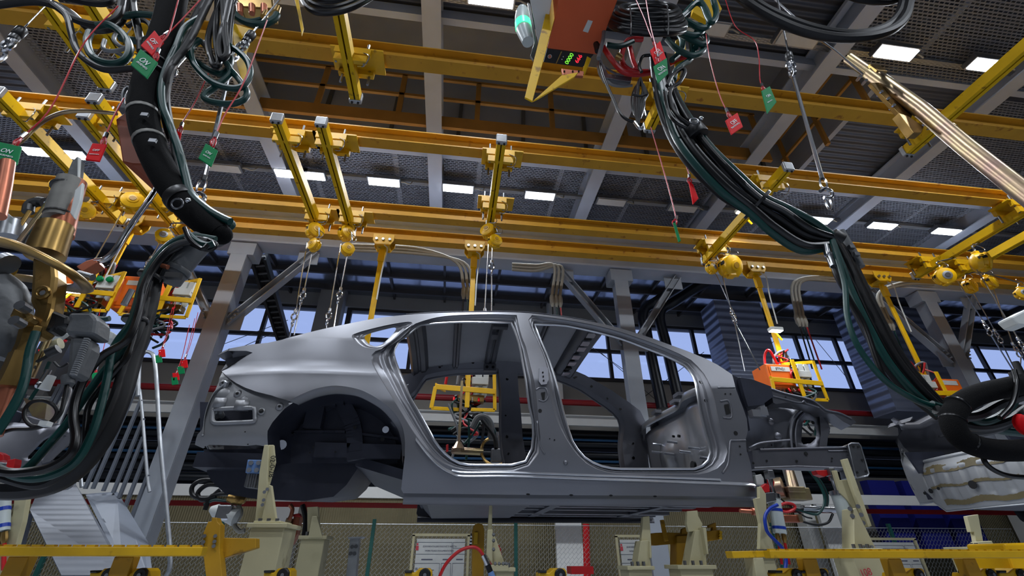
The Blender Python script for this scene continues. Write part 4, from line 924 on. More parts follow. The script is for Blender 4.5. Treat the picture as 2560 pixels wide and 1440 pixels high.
# strut support column
b = MB().hexa([P(x,y,YA-.02) for x,y in ((2048,1030),(2062,1050),(2076,1070),(2070,1090),(2066,1130),(2052,1136),(2046,1130),(2052,1085))], [P(x,y,YA+.1) for x,y in ((2048,1030),(2062,1050),(2076,1070),(2070,1090),(2066,1130),(2052,1136),(2046,1130),(2052,1085))])
add_part(b, 'strut_support', 'body inner')
# longitudinal rail with end plate
rl = [(1880,1126),(1960,1122),(2068,1118),(2131,1117),(2148,1118),(2152,1166),(2139,1173),(2027,1170),(1958,1166),(1885,1172)]
b = MB().hexa([P(x,y,YA-.03) for x,y in rl], [P(x,y,YA-.03)+V((0,.12,0)) for x,y in rl]); b.tube([P(1900,1124,YA-.035),P(2068,1119,YA-.035),P(2132,1118,YA-.035)], .007, 6).tube([P(1885,1170,YA-.035),P(1990,1166,YA-.035),P(2139,1171,YA-.035)], .007, 6).tube([P(2070,1127,YA-.033),P(2128,1127,YA-.033)], .005, 6)
b.use(1)
for x, y, r in ((1883,1158,.008),(1917,1152,.007),(2015,1134,.013),(1992,1153,.008),(2080,1146,.006),(2079,1153,.005),(2146,1137,.005),(2148,1160,.005),(2120,1138,.004),(2117,1161,.005)):
    c = P(x, y, YA-.034); b.cyl(c, c+V((0,-.003,0)), r, 10)
add_part(b, 'front_rail', ['body inner', 'hole black'], sm=False)
pl_ = [(2120,1112),(2128,1108),(2146,1108),(2151,1114),(2172,1184),(2168,1190),(2143,1194),(2139,1190)]
b = MB().hexa([P(x,y,YA-.06) for x,y in pl_], [P(x,y,YA-.06)+V((.02,.16,0)) for x,y in pl_]); b.tube([P(x,y,YA-.062) for x,y in pl_], .006, 6, closed=True); b.use(1)
for x, y in ((2146,1117),(2134,1116),(2165,1178),(2143,1181),(2156,1150)):
    c = P(x,y,YA-.065); b.cyl(c, c+V((0,-.003,0)), .008, 8)
add_part(b, 'rail_end_plate', ['steel', 'hole black'])
# upper wing rail, dark closing plate and bonnet-side bracket
ur = [(1925,968),(1960,980),(2027,995),(2047,1007),(2068,1024),(2100,1032),(2129,1045),(2141,1056),(2127,1064),(2108,1054),(2085,1036),(2060,1031),(2047,1020),(2006,1010),(1970,1006),(1940,1010),(1933,1006),(1930,990)]
def YU(x): return YA-.12+.1*max(0, (x-2040)/100)
b = MB().hexa([P(x,y,YU(x)) for x,y in ur], [P(x,y,YU(x))+V((0,.1,-.01)) for x,y in ur]); b.tube(smooth([P(x,y,YU(x)-.004) for x,y in ((1926,971),(1962,983),(2024,998),(2045,1010),(2066,1025),(2098,1032),(2128,1046))], 4), .006, 6).tube(smooth([P(x,y,YU(x)-.004) for x,y in ((1932,990),(1960,997),(1990,1005),(2004,1006),(2010,1002),(2016,1008),(2048,1019))], 4), .005, 6)
b.use(1)
for x,y in ((1964,993),(2009,1009),(2017,1006)):
    c = P(x,y,YU(x)-.006); b.cyl(c, c+V((0,-.002,0)), .007, 8)
add_part(b, 'wing_rail', ['body inner', 'hole black'])
b = MB().hexa([P(x,y,YA-.1) for x,y in ((1827,935),(1851,947),(1868,1030),(1875,1076),(1869,1078),(1858,1030),(1842,980))], [P(x,y,YA-.1)+V((.01,.14,0)) for x,y in ((1827,935),(1851,947),(1868,1030),(1875,1076),(1869,1078),(1858,1030),(1842,980))]); add_part(b, 'hinge_post_closing_plate', 'body dark')
b = MB().hexa([P(x,y,YA-.14) for x,y in ((1850,944),(1880,948),(1927,966),(1933,992),(1905,1012),(1870,1016),(1862,990))], [P(x,y,YA-.14)+V((0,.3,.0)) for x,y in ((1850,944),(1880,948),(1927,966),(1933,992),(1905,1012),(1870,1016),(1862,990))]); add_part(b, 'cowl_side_box', 'body dark')
b = MB().box(P(1893,1035,YA-.16), (.1,.05,.05)).box(P(1905,1030,YA-.17), (.05,.06,.06)); add_part(b, 'wing_bracket', 'body light', sm=False)
# dash panel with pressings across the cabin, cowl
XD = 1.97
def DP(x, y, X=XD): return PX(x, y, X)
yz = lambda p: (p.y, p.z)
zc = 1.06
rows = []
for i in range(15):
    z = .40+i*(zc-.40)/14; row = []
    for j in range(25):
        y = 3.04+j*1.52/24; u = (y-3.8)/.76
        x = XD+.05*math.sin(u*5.5)*(z-.4)-.05*math.exp(-((y-3.35)/.12)**2-((z-.7)/.16)**2)-.07*math.exp(-((y-4.1)/.16)**2-((z-.8)/.13)**2)+.05*math.exp(-(u/.25)**2)-.1*max(0, .55-z)
        row.append(V((x, y, z+.05*(1-u*u)*(i/14))))
    rows.append(row)
b = MB().grid(rows); b.use(1)
for y, z, r in ((3.42,.58,.045),(3.6,.62,.035),(3.95,.52,.02),(3.28,.8,.02),(4.2,.6,.04),(3.75,.88,.012),(3.85,.9,.01)):
    b.lathe((XD-.06, y, z), (-1,0,.1), [(0,r*1.0),(.02,r)], 12)
b.use(0)
for y, z in ((3.9,.86),(4.0,.78),(3.7,.74),(3.55,.74),(3.4,.64),(4.2,.9),(4.25,.84)): b.cyl((XD-.02, y, z), (XD-.11, y+.01, z+.01), .011, 8)
add_part(b, 'dash_panel', ['body light', 'hole black'], far=False, solid=.003)
b = MB().grid([[r_+V((-.05,0,.02)) for r_ in rows[-1]], [r_+V((-.03,0,.09)) for r_ in rows[-1]], [r_+V((.12,0,.1)) for r_ in rows[-1]], [r_+V((.12,0,-.05)) for r_ in rows[-1]]]); add_part(b, 'cowl', 'body light', far=False, solid=.003)
b = MB()
for u in (.2,.42,.55,.78): q = rows[-1][int(u*24)]; b.box(q+V((-.05,0,.1)), (.06,.1,.03))
add_part(b, 'cowl_clips', 'body inner', far=False, sm=False)
q_ = [P(x, y, 3.32) for x, y in ((500,1005),(668,1005),(668,1080),(500,1080))]; add_part(MB().prism(q_, (0,.02,0)), 'dark_backing', 'body dark')  # dark plate added so the rear corner opening looks dark inside
# boot opening gutter and rear parcel shelf
g0 = SP(631,868); 
b = MB().hexa([V((-1.0,3.12,1.12)),V((-.45,3.12,1.2)),V((-.45,4.48,1.2)),V((-1.0,4.48,1.12))], [V((-1.0,3.12,1.14)),V((-.45,3.12,1.22)),V((-.45,4.48,1.22)),V((-1.0,4.48,1.14))]); add_part(b, 'parcel_shelf', 'body inner', far=False)
gt = [SP(x,y)+V((0,.03,0)) for x,y in ((573,871),(627,862),(702,851),(767,833),(813,822))]
b = MB().grid([[p+V((0,-.024,-.006)) for p in gt], [p+V((0,.02,-.002)) for p in gt], [p+V((0,.06,-.03)) for p in gt], [p+V((0,.07,-.09)) for p in gt]]); add_part(b, 'boot_gutter', 'body steel', solid=.003)
b = MB().hexa([p for p in (SP(573,871), SP(542,889), SP(569,877))], [p+V((.03,.25,.01)) for p in (SP(573,871), SP(542,889), SP(569,877))]); add_part(b, 'spoiler_corner', 'body steel')
# the next bodies on the line, ahead and behind
c2 = copy_tree(car, None, (6.25, 0, 0)); tag(c2, 'second bare car body ahead at the right edge, its boot opening facing the first', 'car body')
c3 = copy_tree(car, None, (-6.0, 0, 0)); tag(c3, 'third bare car body at the left edge, only its front end showing behind the cables', 'car body')

# back panel below the boot opening, bulged rearwards, with pressed ribs and sealant bands
def back_panel(root, dx, zl):
    Xb = -1.5+dx; rows = []
    for i in range(22):
        v = i/21; row = []
        for j in range(121):
            y = 3.06+j*1.48/120; u = (y-YC)/.74
            rib = .012*max(0, min(1, (math.sin(u*30)-.2)*2))*(1 if abs(u) < .66 and .2 < v < .72 else 0)
            zt_ = .82+.16*max(0, (abs(u)-.8)/.2); zb_ = zl-(.09 if zl < .5 else .02)*(1 if abs(u) < .55 else max(0, 1-(abs(u)-.55)/.15))
            row.append(V((Xb-.13*(1-abs(u)**2.4)-.03*math.sin(v*PI)+rib+.2*max(0, v-.8), y, zb_+v*(zt_-zb_))))
        rows.append(row)
    b = MB().grid(rows).tube(rows[-1], .018, 8).tube(rows[0], .006, 6).use(1)
    if zl < .5:
        for y, z, r in ((4.24,.55,.022),(4.33,.54,.014),(4.14,.56,.014),(3.36,.55,.022),(3.27,.54,.014),(3.8,.55,.035)):
            u = (y-YC)/.74; c = V((Xb-.13*(1-abs(u)**2.4)-.045, y, z)); b.cyl(c, c+V((-.004,0,0)), r, 12)
    b.build('back_panel', ['sealed steel', 'hole black'], root, sm=True, solid=.003)
    if zl < .5:
        for lo_, hi_, ja, jb in ((15,18,22,100),(9,10,30,96),(2,4,26,90)):
            r2 = random.Random(lo_); up_, dn_ = [], []
            for j in range(ja, jb):
                wv = .012*math.sin(j*.21+lo_)+r2.uniform(-.004,.004); up_.append(rows[hi_][j]+V((-.006,0,wv))); dn_.append(rows[lo_][j]+V((-.006,0,wv*.6)))
            MB().grid([up_, dn_]).build('sealant_band', 'sealant', root, sm=True)['label'] = 'brownish sealant band'
back_panel(car, 0, .64); back_panel(c2, 6.25, .46)
# ============================================================ fixture line in front of and under the car
def pr(mb, pts, Y, th):                 # plate outlined in the photo's own shape at depth Y, given thickness
    q = [P(x, y, Y) for x, y in pts]; return mb.prism(q, (0, th, 0))
def plate(name, m, o, pts, Y, th, bevel=.003): return pr(MB(), pts, Y, th).build(name, m, o, bevel=bevel)
def pedestal(o, x0, x1, yt, Y, dep=.16, m='fixture cream'):   # box column to the floor with cap plate
    a, b = P(x0, yt, Y), P(x1, yt, Y); w = b.x-a.x; cx = (a.x+b.x)/2
    MB().box((cx, Y+dep/2, (a.z+FZ)/2), (w, dep, a.z-FZ)).build('pedestal_column', m, o, bevel=.006)
    MB().box((cx, Y+dep/2, a.z+.008), (w*1.18, dep*1.2, .02)).build('cap_plate', m, o, bevel=.003)
    for s in (-.3, -.05, .2): MB().cyl((cx+s*w, Y+.01, a.z+.016), (cx+s*w, Y+.01, a.z+.04), .01, 6).build('bolt', 'steel', o)
    return cx, a.z
# guide rails
def guide(xa, xb, y0, y1, Y, label, legs):
    a, b = P(xa, y0, Y), P(xb, y0, Y); h = a.z-P(xa, y1, Y).z; zc = a.z-h/2
    o = thing('guide_rail', ((a.x+b.x)/2, Y, FZ), label, 'guide rail')
    MB().box(((a.x+b.x)/2, Y, zc), (b.x-a.x, .05, h)).build('rail_bar', 'fixture yellow', o, bevel=.004)
    k = MB(); n = int((b.x-a.x)/.045)
    for i in range(min(n, 90)): k.box((a.x+.02+i*(b.x-a.x)/n, Y-.01, a.z+.003), (.03, .02, .006))
    t = k.build('tooth_strip', 'fixture yellow', o); t['kind'] = 'stuff'
    for x in legs:
        p = P(x, y1, Y+.06); MB().box((p.x, p.y, (p.z+FZ)/2), (.07, .05, p.z-FZ)).build('leg', 'ochre yellow', o, bevel=.004)
    return o
guide(-20, 515, 1366, 1391, 2.2, 'yellow guide rail along the lower left', (60, 320))
guide(1915, 2600, 1376, 1396, 2.2, 'yellow guide rail along the lower right', (2015, 2225, 2410))
g2 = thing('rail_return', P(1870, 1385, 2.3), 'short return piece of yellow rail left of the lower right guide rail', 'guide rail')
plate('rail_bar', 'fixture yellow', g2, [(1829,1378),(1921,1376),(1921,1393),(1834,1396)], 2.26, .06); plate('leg', 'fixture cream', g2, [(1883,1394),(1908,1394),(1935,1490),(1900,1490)], 2.26, .08)
# rollers at the bottom edge
for i, (x, lb) in enumerate(((270,'yellow roller housing under the left guide rail, left of its pair'),(350,'yellow roller housing under the left guide rail, right of its pair'),(705,'yellow roller housing at the foot of the left cream pedestal'),(1058,'yellow roller housing in front of the left notice board'),(1395,'yellow roller housing beside the red tray'),(1985,'yellow roller housing under the right rail, left end'),(2050,'yellow roller housing under the right rail, second from left'),(2290,'yellow roller housing under the right rail beside the white board'),(2470,'yellow roller housing under the right rail near the right edge'),(2545,'yellow roller housing at the lower right corner'))):
    c = P(x, 1430, 2.25); o = thing('roller_housing', c, lb, 'roller', 'yellow roller housings at the floor line')
    q = [(x-48,1470),(x-46,1432),(x-22,1432),(x-10,1421),(x+16,1421),(x+22,1428),(x+22,1470)]
    plate('housing', 'fixture yellow', o, q, 2.25, .09, .004)
    MB().lathe(c+V((.008,-.012,-.01)), (0,1,0), [(0,.02),(.004,.024),(.03,.024)], 16).build('roller', 'black plastic', o, sm=True)
    MB().cyl(c+V((.008,-.018,-.01)), c+V((.008,-.01,-.01)), .007, 8).build('pin', 'steel', o)
    plate('rubber_stop', 'black plastic', o, [(x-46,1426),(x-28,1426),(x-28,1433),(x-46,1433)], 2.24, .06)
# left yellow bracket on the rail end
o = thing('locator_bracket', P(530, 1400, 2.5), 'yellow locator bracket at the right end of the left guide rail', 'bracket')
plate('upright', 'ochre yellow', o, [(520,1304),(528,1303),(530,1293),(541,1294),(544,1305),(551,1312),(549,1372),(560,1490),(520,1490),(506,1372),(508,1332)], 2.42, .05)
plate('arm', 'ochre yellow', o, [(545,1344),(640,1346),(640,1370),(570,1392),(545,1400)], 2.46, .05)
for x, y in ((511,1340),(538,1340),(508,1355),(536,1354),(504,1365),(534,1365)): MB().cyl(P(x,y,2.42), P(x,y,2.405), .008, 6).build('bolt', 'steel', o)
# big left pedestal with angle bracket carrying the rear of the body
o = thing('fixture_stand', P(660, 1440, 2.7), 'large cream fixture stand with blue block under the rear of the car', 'fixture stand', 'cream fixture stands')
pedestal(o, 627, 712, 1318, 2.7, .22)
up = plate('upright', 'fixture cream', o, [(660,1112),(671,1112),(668,1215),(656,1306),(637,1306),(648,1180)], 2.78, .03)
plate('side_plate', 'fixture cream', o, [(671,1112),(684,1112),(688,1155),(672,1214),(660,1214),(666,1180)], 2.8, .02)
text('02-0-28', 'lettering', 'ink black', P(680,1166,2.79), (P(676,1200,2.79)-P(682,1130,2.79)), (0,-1,0), .036, up)
plate('gusset', 'fixture cream', o, [(672,1213),(678,1213),(691,1306),(652,1306)], 2.74, .03)
plate('foot_plate', 'fixture cream', o, [(634,1302),(702,1302),(702,1316),(632,1316)], 2.7, .2)
for x, y in ((661,1230),(659,1250),(668,1223),(656,1262)): MB().cyl(P(x,y,2.74), P(x,y,2.725), .009, 6).build('bolt', 'steel', o)
bl = plate('blue_block', 'blue block', o, [(619,1149),(661,1150),(660,1183),(613,1182)], 2.82, .06)
for x, y in ((627,1157),(646,1157),(622,1175),(641,1175)): MB().cyl(P(x,y,2.82), P(x,y,2.808), .013, 6).build('bolt', 'steel', bl)
k = plate('ribbed_block', 'dark grey plastic', o, [(617,1184),(651,1185),(645,1222),(609,1217)], 2.85, .05)
for i in range(4): MB().bar(P(624+i*6,1185,2.845), P(617+i*6,1219,2.845), .008, .01).build('rib', 'steel', k)
# the other stands
def stand(label, base, bY, parts, dep=.16):
    x0, x1, yt = base; o = thing('fixture_stand', P((x0+x1)/2, 1440, bY), label, 'fixture stand', 'cream fixture stands')
    if yt: pedestal(o, x0, x1, yt, bY, dep)
    for nm, m, pts, Y, th in parts: plate(nm, m, o, pts, Y, th)
    return o
stand('cream fixture stand just right of the large one, behind the copper gun', (752,812,1347), 3.4, [('upright','fixture cream',[(768,1268),(794,1266),(800,1345),(768,1345)],3.42,.04),('gusset','fixture cream',[(780,1290),(792,1290),(806,1345),(770,1345)],3.38,.03)])
o = stand('bare steel post with flat top between the left stands and the red hose', (0,0,0), 3.6, [('post','galvanised',[(875,1346),(898,1346),(885,1500),(858,1500)],3.6,.07),('top_flag','galvanised',[(871,1342),(909,1341),(905,1346),(869,1347)],3.58,.1)])
for x, y in ((880,1367),(890,1366),(876,1384),(886,1384)): MB().cyl(P(x,y,3.6), P(x,y,3.585), .012, 8).build('bolt', 'dark grey plastic', o)
o = stand('cream fixture stand with thin blade beside the yellow block and red hose', (1240,1284,1428), 3.0, [('blade','fixture cream',[(1224,1253),(1231,1253),(1230,1330),(1219,1330)],3.05,.02),('upright','fixture cream',[(1219,1325),(1232,1323),(1232,1412),(1216,1386)],3.02,.03),('gusset','fixture cream',[(1232,1336),(1236,1336),(1263,1412),(1231,1412)],3.04,.03),('foot_plate','fixture cream',[(1228,1412),(1271,1412),(1272,1428),(1228,1428)],2.98,.18)])
for x, y in ((1234,1338),(1234,1353),(1234,1375),(1238,1411),(1248,1411),(1258,1411),(1266,1411)): MB().cyl(P(x,y,2.99), P(x,y-3,2.98), .009, 6).build('bolt', 'dark grey plastic', o)
o = thing('locating_unit', P(1200, 1400, 3.3), 'mustard yellow locating unit left of the thin cream blade', 'locating unit')
plate('body', 'ochre yellow', o, [(1186,1312),(1196,1308),(1208,1312),(1211,1330),(1208,1500),(1180,1500),(1181,1330)], 3.25, .1); plate('cover', 'fixture yellow', o, [(1186,1330),(1195,1330),(1194,1360),(1184,1360)], 3.23, .02)
for i in range(4): MB().cyl(P(1176-1*i,1340+8*i,3.3), P(1182-1*i,1340+8*i,3.3), .014, 8).build('stud', 'chrome', o)
stand('narrow cream fixture stand under the sill, left of the yellow clamp', (1572,1630,1424), 3.0, [('upright','fixture cream',[(1608,1292),(1624,1290),(1628,1352),(1622,1360),(1604,1355)],3.05,.04),('riser','fixture cream',[(1602,1352),(1622,1350),(1628,1418),(1592,1418)],3.02,.1),('foot_plate','fixture cream',[(1584,1416),(1628,1416),(1630,1424),(1582,1424)],2.98,.18),('edge_flag','fixture cream',[(1624,1352),(1628,1352),(1630,1395),(1625,1396)],3.0,.06)])
stand('wide cream fixture stand under the front floor, right of the yellow clamp', (1700,1782,1422), 2.9, [('head_plate','fixture cream',[(1718,1278),(1744,1276),(1746,1290),(1757,1310),(1752,1326),(1722,1330),(1717,1310)],2.98,.03),('riser','fixture cream',[(1738,1326),(1758,1324),(1768,1416),(1722,1416)],2.96,.1),('edge_flag','fixture cream',[(1757,1318),(1766,1320),(1772,1385),(1768,1386)],2.92,.06),('foot_plate','fixture cream',[(1718,1416),(1770,1416),(1772,1424),(1714,1424)],2.9,.18)])
o = thing('clamp_unit', P(1710, 1400, 3.3), 'yellow clamp unit with raised jaws between the two cream stands right of centre', 'clamp unit')
for nm, pts, Y, th in (('arm',[(1626,1334),(1640,1332),(1665,1331),(1731,1333),(1728,1356),(1640,1364),(1626,1362)],3.25,.09),('column',[(1692,1340),(1731,1338),(1726,1500),(1690,1500)],3.22,.1),('jaw',[(1706,1322),(1721,1317),(1721,1334),(1704,1335)],3.24,.03),('arm',[(1766,1328),(1800,1324),(1805,1348),(1768,1354)],3.2,.08),('jaw',[(1772,1313),(1790,1306),(1792,1330),(1780,1332),(1782,1318),(1773,1320)],3.22,.03),('lever',[(1652,1300),(1660,1299),(1672,1352),(1662,1354)],3.2,.02)): plate(nm, 'ochre yellow', o, pts, Y, th)
for y in (1331,1338,1345): MB().cyl(P(1799,y,3.2), P(1802,y,3.18), .01, 8).build('screw', 'fixture yellow', o)
o = stand('tall cream fixture stand with long finger plate under the front rail end', (2128,2198,1380), 2.75, [('finger_plate','fixture cream',[(2108,1148),(2120,1146),(2150,1230),(2180,1315),(2172,1318),(2140,1240)],2.85,.03),('side_plate','fixture cream',[(2083,1176),(2093,1176),(2100,1200),(2128,1198),(2172,1300),(2150,1310),(2132,1268),(2118,1250),(2100,1232)],2.9,.02),('gusset','fixture cream',[(2134,1272),(2140,1270),(2190,1372),(2136,1372)],2.82,.1),('foot_plate','fixture cream',[(2124,1371),(2194,1371),(2196,1380),(2124,1380)],2.74,.2)])
for x, y in ((2145,1266),(2153,1287),(2158,1307),(2125,1272),(2131,1290)): MB().cyl(P(x,y,2.84), P(x,y,2.82), .013, 8).build('bolt', 'steel', o)
for i in range(5): MB().cyl(P(2152+i*7,1369,2.8), P(2152+i*7,1364,2.8), .008, 6).build('bolt', 'steel', o)
text('108', 'lettering', 'ink red', P(2165,1432,2.74), (1,0,.15), (0,-1,0), .05, o)
o = stand('cream fixture plate with red clamps under the front end of the sill', (1902,1936,1394), 2.8, [('side_plate','fixture cream',[(1898,1216),(1903,1216),(1915,1235),(1918,1298),(1936,1374),(1899,1373),(1901,1308),(1888,1246),(1899,1244)],2.85,.03)])
stand('cream fixture stand at the far right under the second car', (2428,2478,1375), 3.0, [('upright','fixture cream',[(2418,1290),(2446,1286),(2462,1372),(2444,1374),(2436,1330),(2428,1330)],3.05,.03),('gusset','fixture cream',[(2444,1355),(2480,1352),(2490,1374),(2450,1376)],3.0,.05)])
tag(pr(MB(), [(2510,1358),(2600,1356),(2600,1440),(2540,1440)], 2.3, .2).build('yellow_machine_cover', 'hoist yellow', bevel=.01), 'bright yellow machine cover at the lower right corner', 'machine cover')
# pneumatic cylinders
def pneu(top, bot, Y, rpx, label, blue=False):
    a, b = P(*top, Y), P(*bot, Y); dep = a.dot(CF); r = rpx*dep/F; d = (b-a).normalized(); L = (b-a).length
    o = thing('pneumatic_cylinder', b, label, 'pneumatic cylinder', 'pneumatic clamp cylinders')
    MB().lathe(a, d, [(0,r*.98),(L,r)], 20).build('barrel', 'frosted', o, sm=True)
    h = MB().lathe(a-d*.03, d, [(0,r*.6),(.005,r*1.1),(.03,r*1.1)], 16).build('head', 'chrome', o, sm=True)
    MB().lathe(a-d*.13, d, [(0,r*.3),(.02,r*.45),(.05,r*.3),(.1,r*.3)], 12).build('piston_rod', 'chrome', o, sm=True)
    MB().box(a-d*.14, (.04,.05,.05)).build('clevis', 'steel', o, bevel=.004)
    for s in (-.5, .5): MB().lathe(b+CR*r*s, d, [(0,.012),(.03,.014),(.05,.008)], 8).build('brass_fitting', 'brass', o, sm=True); MB().tube([b+CR*r*s+d*.05, b+CR*r*s*1.2+d*.16], .008, 6).build('red_hose', 'red hose', o)
    if blue:
        for t in (.3, .8): MB().lathe(a+d*L*t, d, [(0,r*1.02),(.016,r*1.02)], 20).build('blue_band', 'blue hose', o)
pneu((1934,1246), (1950,1334), 2.9, 15, 'translucent pneumatic cylinder with two blue bands', True)
pneu((2096,1238), (2124,1316), 2.95, 17, 'translucent pneumatic cylinder beside the tall finger-plate stand')
pneu((8,1246), (4,1330), 2.6, 15, 'translucent pneumatic cylinder at the lower left edge', True)
stand('cream fixture plate at the lower left edge', (0,0,0), 2.6, [('side_plate','fixture cream',[(36,1240),(70,1228),(56,1305),(38,1370),(12,1440),(-30,1440),(6,1325),(30,1290)],2.62,.03)])
# red toggle clamps and gun below the front end
o = thing('toggle_clamp', P(1920, 1215, 2.85), 'red toggle clamp at the front end of the sill', 'clamp')
plate('jaw', 'red paint', o, [(1904,1218),(1915,1208),(1924,1214),(1925,1230),(1908,1232)], 2.86, .04); plate('lever', 'red paint', o, [(1923,1194),(1930,1192),(1937,1206),(1934,1220),(1925,1216)], 2.9, .03); plate('pad', 'light plastic', o, [(1888,1188),(1903,1185),(1910,1196),(1912,1214),(1893,1212)], 2.92, .03); plate('linkage', 'chrome', o, [(1914,1232),(1936,1230),(1942,1252),(1916,1258)], 2.86, .05)
o = thing('toggle_clamp', P(2065, 1180, 2.95), 'red toggle clamp under the front rail', 'clamp')
plate('jaw', 'red paint', o, [(2040,1176),(2078,1174),(2083,1182),(2062,1192),(2045,1186)], 2.95, .05); plate('lever', 'red paint', o, [(2076,1180),(2085,1180),(2088,1200),(2080,1200)], 2.98, .03)
def hz(pts, Y, rpx, m, name='hose', o=None, n=6, flat=1, seg=9, sm=True, closed=False):
    q = [P(p[0], p[1], p[2] if len(p) > 2 else Y) for p in pts]; r = rpx*q[len(q)//2].dot(CF)/F
    return MB().tube(smooth(q, n, closed), r, seg, closed=closed, flat=flat).build(name, m, o, sm=True)
tag(hz([(1944,1262),(1925,1272),(1913,1290),(1914,1315),(1922,1335),(1955,1370),(1965,1400),(1960,1440)], 2.78, 4.2, 'blue hose', 'air_hose'), 'blue air hose curving past the banded cylinder', 'hose')
# spot welding gun hanging behind the front stands
o = thing('spot_weld_gun', P(1990, 1240, 4.9), 'spot welding gun with gold disc and green cables below the front rail', 'welding gun', 'spot welding guns')
MB().cyl(P(1940,1220,4.9), P(1958,1218,4.85), .1, 20).build('swing_disc', 'zinc gold', o, sm=True)
MB().box(P(1988,1236,4.9), (.26,.16,.12)).box(P(1985,1225,4.85), (.2,.1,.06)).build('gun_body', 'zinc gold', o, bevel=.01)
MB().cyl(P(1972,1172,4.95), P(1984,1222,4.9), .045, 12, .06).build('hanger_stem', 'zinc gold', o, sm=True)
MB().cyl(P(1850,1277,4.9), P(1880,1279,4.9), .02, 10).cyl(P(1880,1279,4.9), P(1898,1280,4.9), .035, 10).build('electrode', 'copper', o, sm=True)
MB().box(P(1975,1297,4.9), (.22,.1,.07)).build('lower_arm', 'copper', o, bevel=.01); MB().box(P(1994,1296,4.88), (.04,.1,.07)).build('arm_clamp', 'zinc gold', o)
hz([(1948,1266),(1965,1258),(1984,1262),(1986,1272),(1968,1280),(1950,1276)], 4.8, 3.5, 'red hose', 'red_hose', o, closed=True)
for k in range(4): hz([(2024-3+k*3,1175),(2046+k*3,1208),(2060+k*3,1240),(2058+k*2.5,1268),(2042,1286-k*2),(2010,1280-k*2),(1984,1270)], 4.9+.05*k, 2.6, ('green hose','green hose','rubber','green hose')[k], 'cable', o)
hz([(1944,1240),(1970,1262),(2010,1290),(2030,1296)], 4.85, 2, 'rubber', 'thin_cable', o); hz([(2000,1302),(2040,1312),(2070,1306),(2082,1285)], 4.95, 3, 'rubber', 'cable', o)
MB().cyl(P(2005,1270,4.95), P(2105,1276,4.95), .03, 10).build('cross_rod', 'chrome', o, sm=True)
# gun below the left rear corner
o = thing('spot_weld_gun', P(560, 1260, 3.9), 'welding gun with white nozzle and looped hoses below the rear corner of the car', 'welding gun', 'spot welding guns')
MB().lathe(P(527,1272,3.9), P(580,1290,3.9)-P(527,1272,3.9), [(0,.02),(.04,.045),(.14,.05),(.2,.06),(.22,.03)], 14).build('nozzle', 'light plastic', o, sm=True)
MB().box(P(565,1282,3.9), (.1,.1,.1)).build('joint_block', 'chrome', o, bevel=.01)
for k, (pts, m) in enumerate((([(560,1205),(510,1200),(482,1215),(484,1240),(520,1246),(550,1225)],'rubber'),([(560,1214),(520,1212),(495,1232),(505,1250),(540,1240)],'rubber'),([(510,1262),(535,1250),(570,1252),(600,1248)],'green hose'),([(512,1275),(530,1240),(575,1234),(590,1243)],'rubber'),([(596,1262),(602,1285),(586,1310),(598,1328),(612,1326)],'cable sleeve grey'))): hz(pts, 3.9, 5.5 if m != 'green hose' else 4, m, 'hose', o)
MB().lathe(P(572,1244,3.88), P(604,1250,3.88)-P(572,1244,3.88), [(0,.03),(.04,.04),(.1,.035),(.12,.02)], 12).build('brass_coupling', 'brass', o, sm=True)
# copper gun behind the large stand
o = thing('spot_weld_gun', P(735, 1300, 3.6), 'copper coloured gun arm with red clamp right of the large cream stand', 'welding gun', 'spot welding guns')
hz([(725,1262),(731,1272),(728,1288),(722,1300)], 3.6, 5, 'copper', 'copper_arm', o); plate('holder', 'zinc gold', o, [(716,1294),(730,1296),(722,1318),(708,1316)], 3.6, .06); plate('clamp', 'red paint', o, [(731,1286),(748,1283),(752,1292),(733,1292)], 3.62, .05); plate('lower_arm', 'copper', o, [(734,1292),(750,1292),(742,1336),(728,1362),(727,1330)], 3.64, .08)
hz([(756,1262),(764,1300),(758,1350),(748,1400),(745,1450)], 3.55, 6, 'rubber', 'cable', o); hz([(762,1262),(768,1300),(762,1345),(752,1400)], 3.6, 3, 'red hose', 'red_hose', o)
# gun seen through the rear door
o = thing('spot_weld_gun', P(1200, 1120, 5.4), 'gold spot welding gun with round ring seen through the rear door opening', 'welding gun', 'spot welding guns')
MB().bar(P(1155,953,5.4), P(1147,1112,5.4), .045, .03).build('hanger_bar', 'zinc gold', o); MB().lathe(P(1147,1105,5.4), (0,0,-1), [(0,.03),(.08,.08),(.12,.08)], 10).build('socket', 'zinc gold', o)
MB().cyl(P(1130,1126,5.4), P(1208,1130,5.4), .04, 12).build('cross_arm', 'zinc gold', o, sm=True)
rg_ = MB(); c = P(1237,1128,5.4); rg_.tube([c+V((math.cos(a)*.17*.9, math.sin(a)*.1, math.sin(a)*.17)) for a in [2*PI*i/28 for i in range(28)]], .018, 8, closed=True, flat=1); rg_.build('swing_ring', 'brass', o, sm=True)
MB().box(P(1240,1140,5.4), (.12,.1,.16)).build('gun_body', 'steel', o, bevel=.02); MB().cyl(P(1243,1080,5.4), P(1248,1140,5.4), .02, 10).build('cylinder', 'chrome', o, sm=True)
hz([(1180,1070),(1195,1045),(1215,1045),(1228,1065),(1226,1100)], 5.5, 8, 'dark grey plastic', 'cable', o); hz([(1205,1050),(1235,1090),(1240,1120)], 5.35, 5, 'rubber', 'cable', o)
for a, m in (((1150,1100,1120,1010),'grey hose'),((1160,1110,1200,1055),'green hose'),((1215,1040,1245,1100),'green hose'),((1165,1150,1172,1050),'green hose'),((1130,1145,1150,1060),'grey hose')): hz([(a[0],a[1]),((a[0]+a[2])/2+4,(a[1]+a[3])/2),(a[2],a[3])], 5.6, 3, m, 'hose', o)
plate('red_stop', 'red paint', o, [(1115,1112),(1121,1110),(1121,1128),(1115,1130)], 5.5, .03)
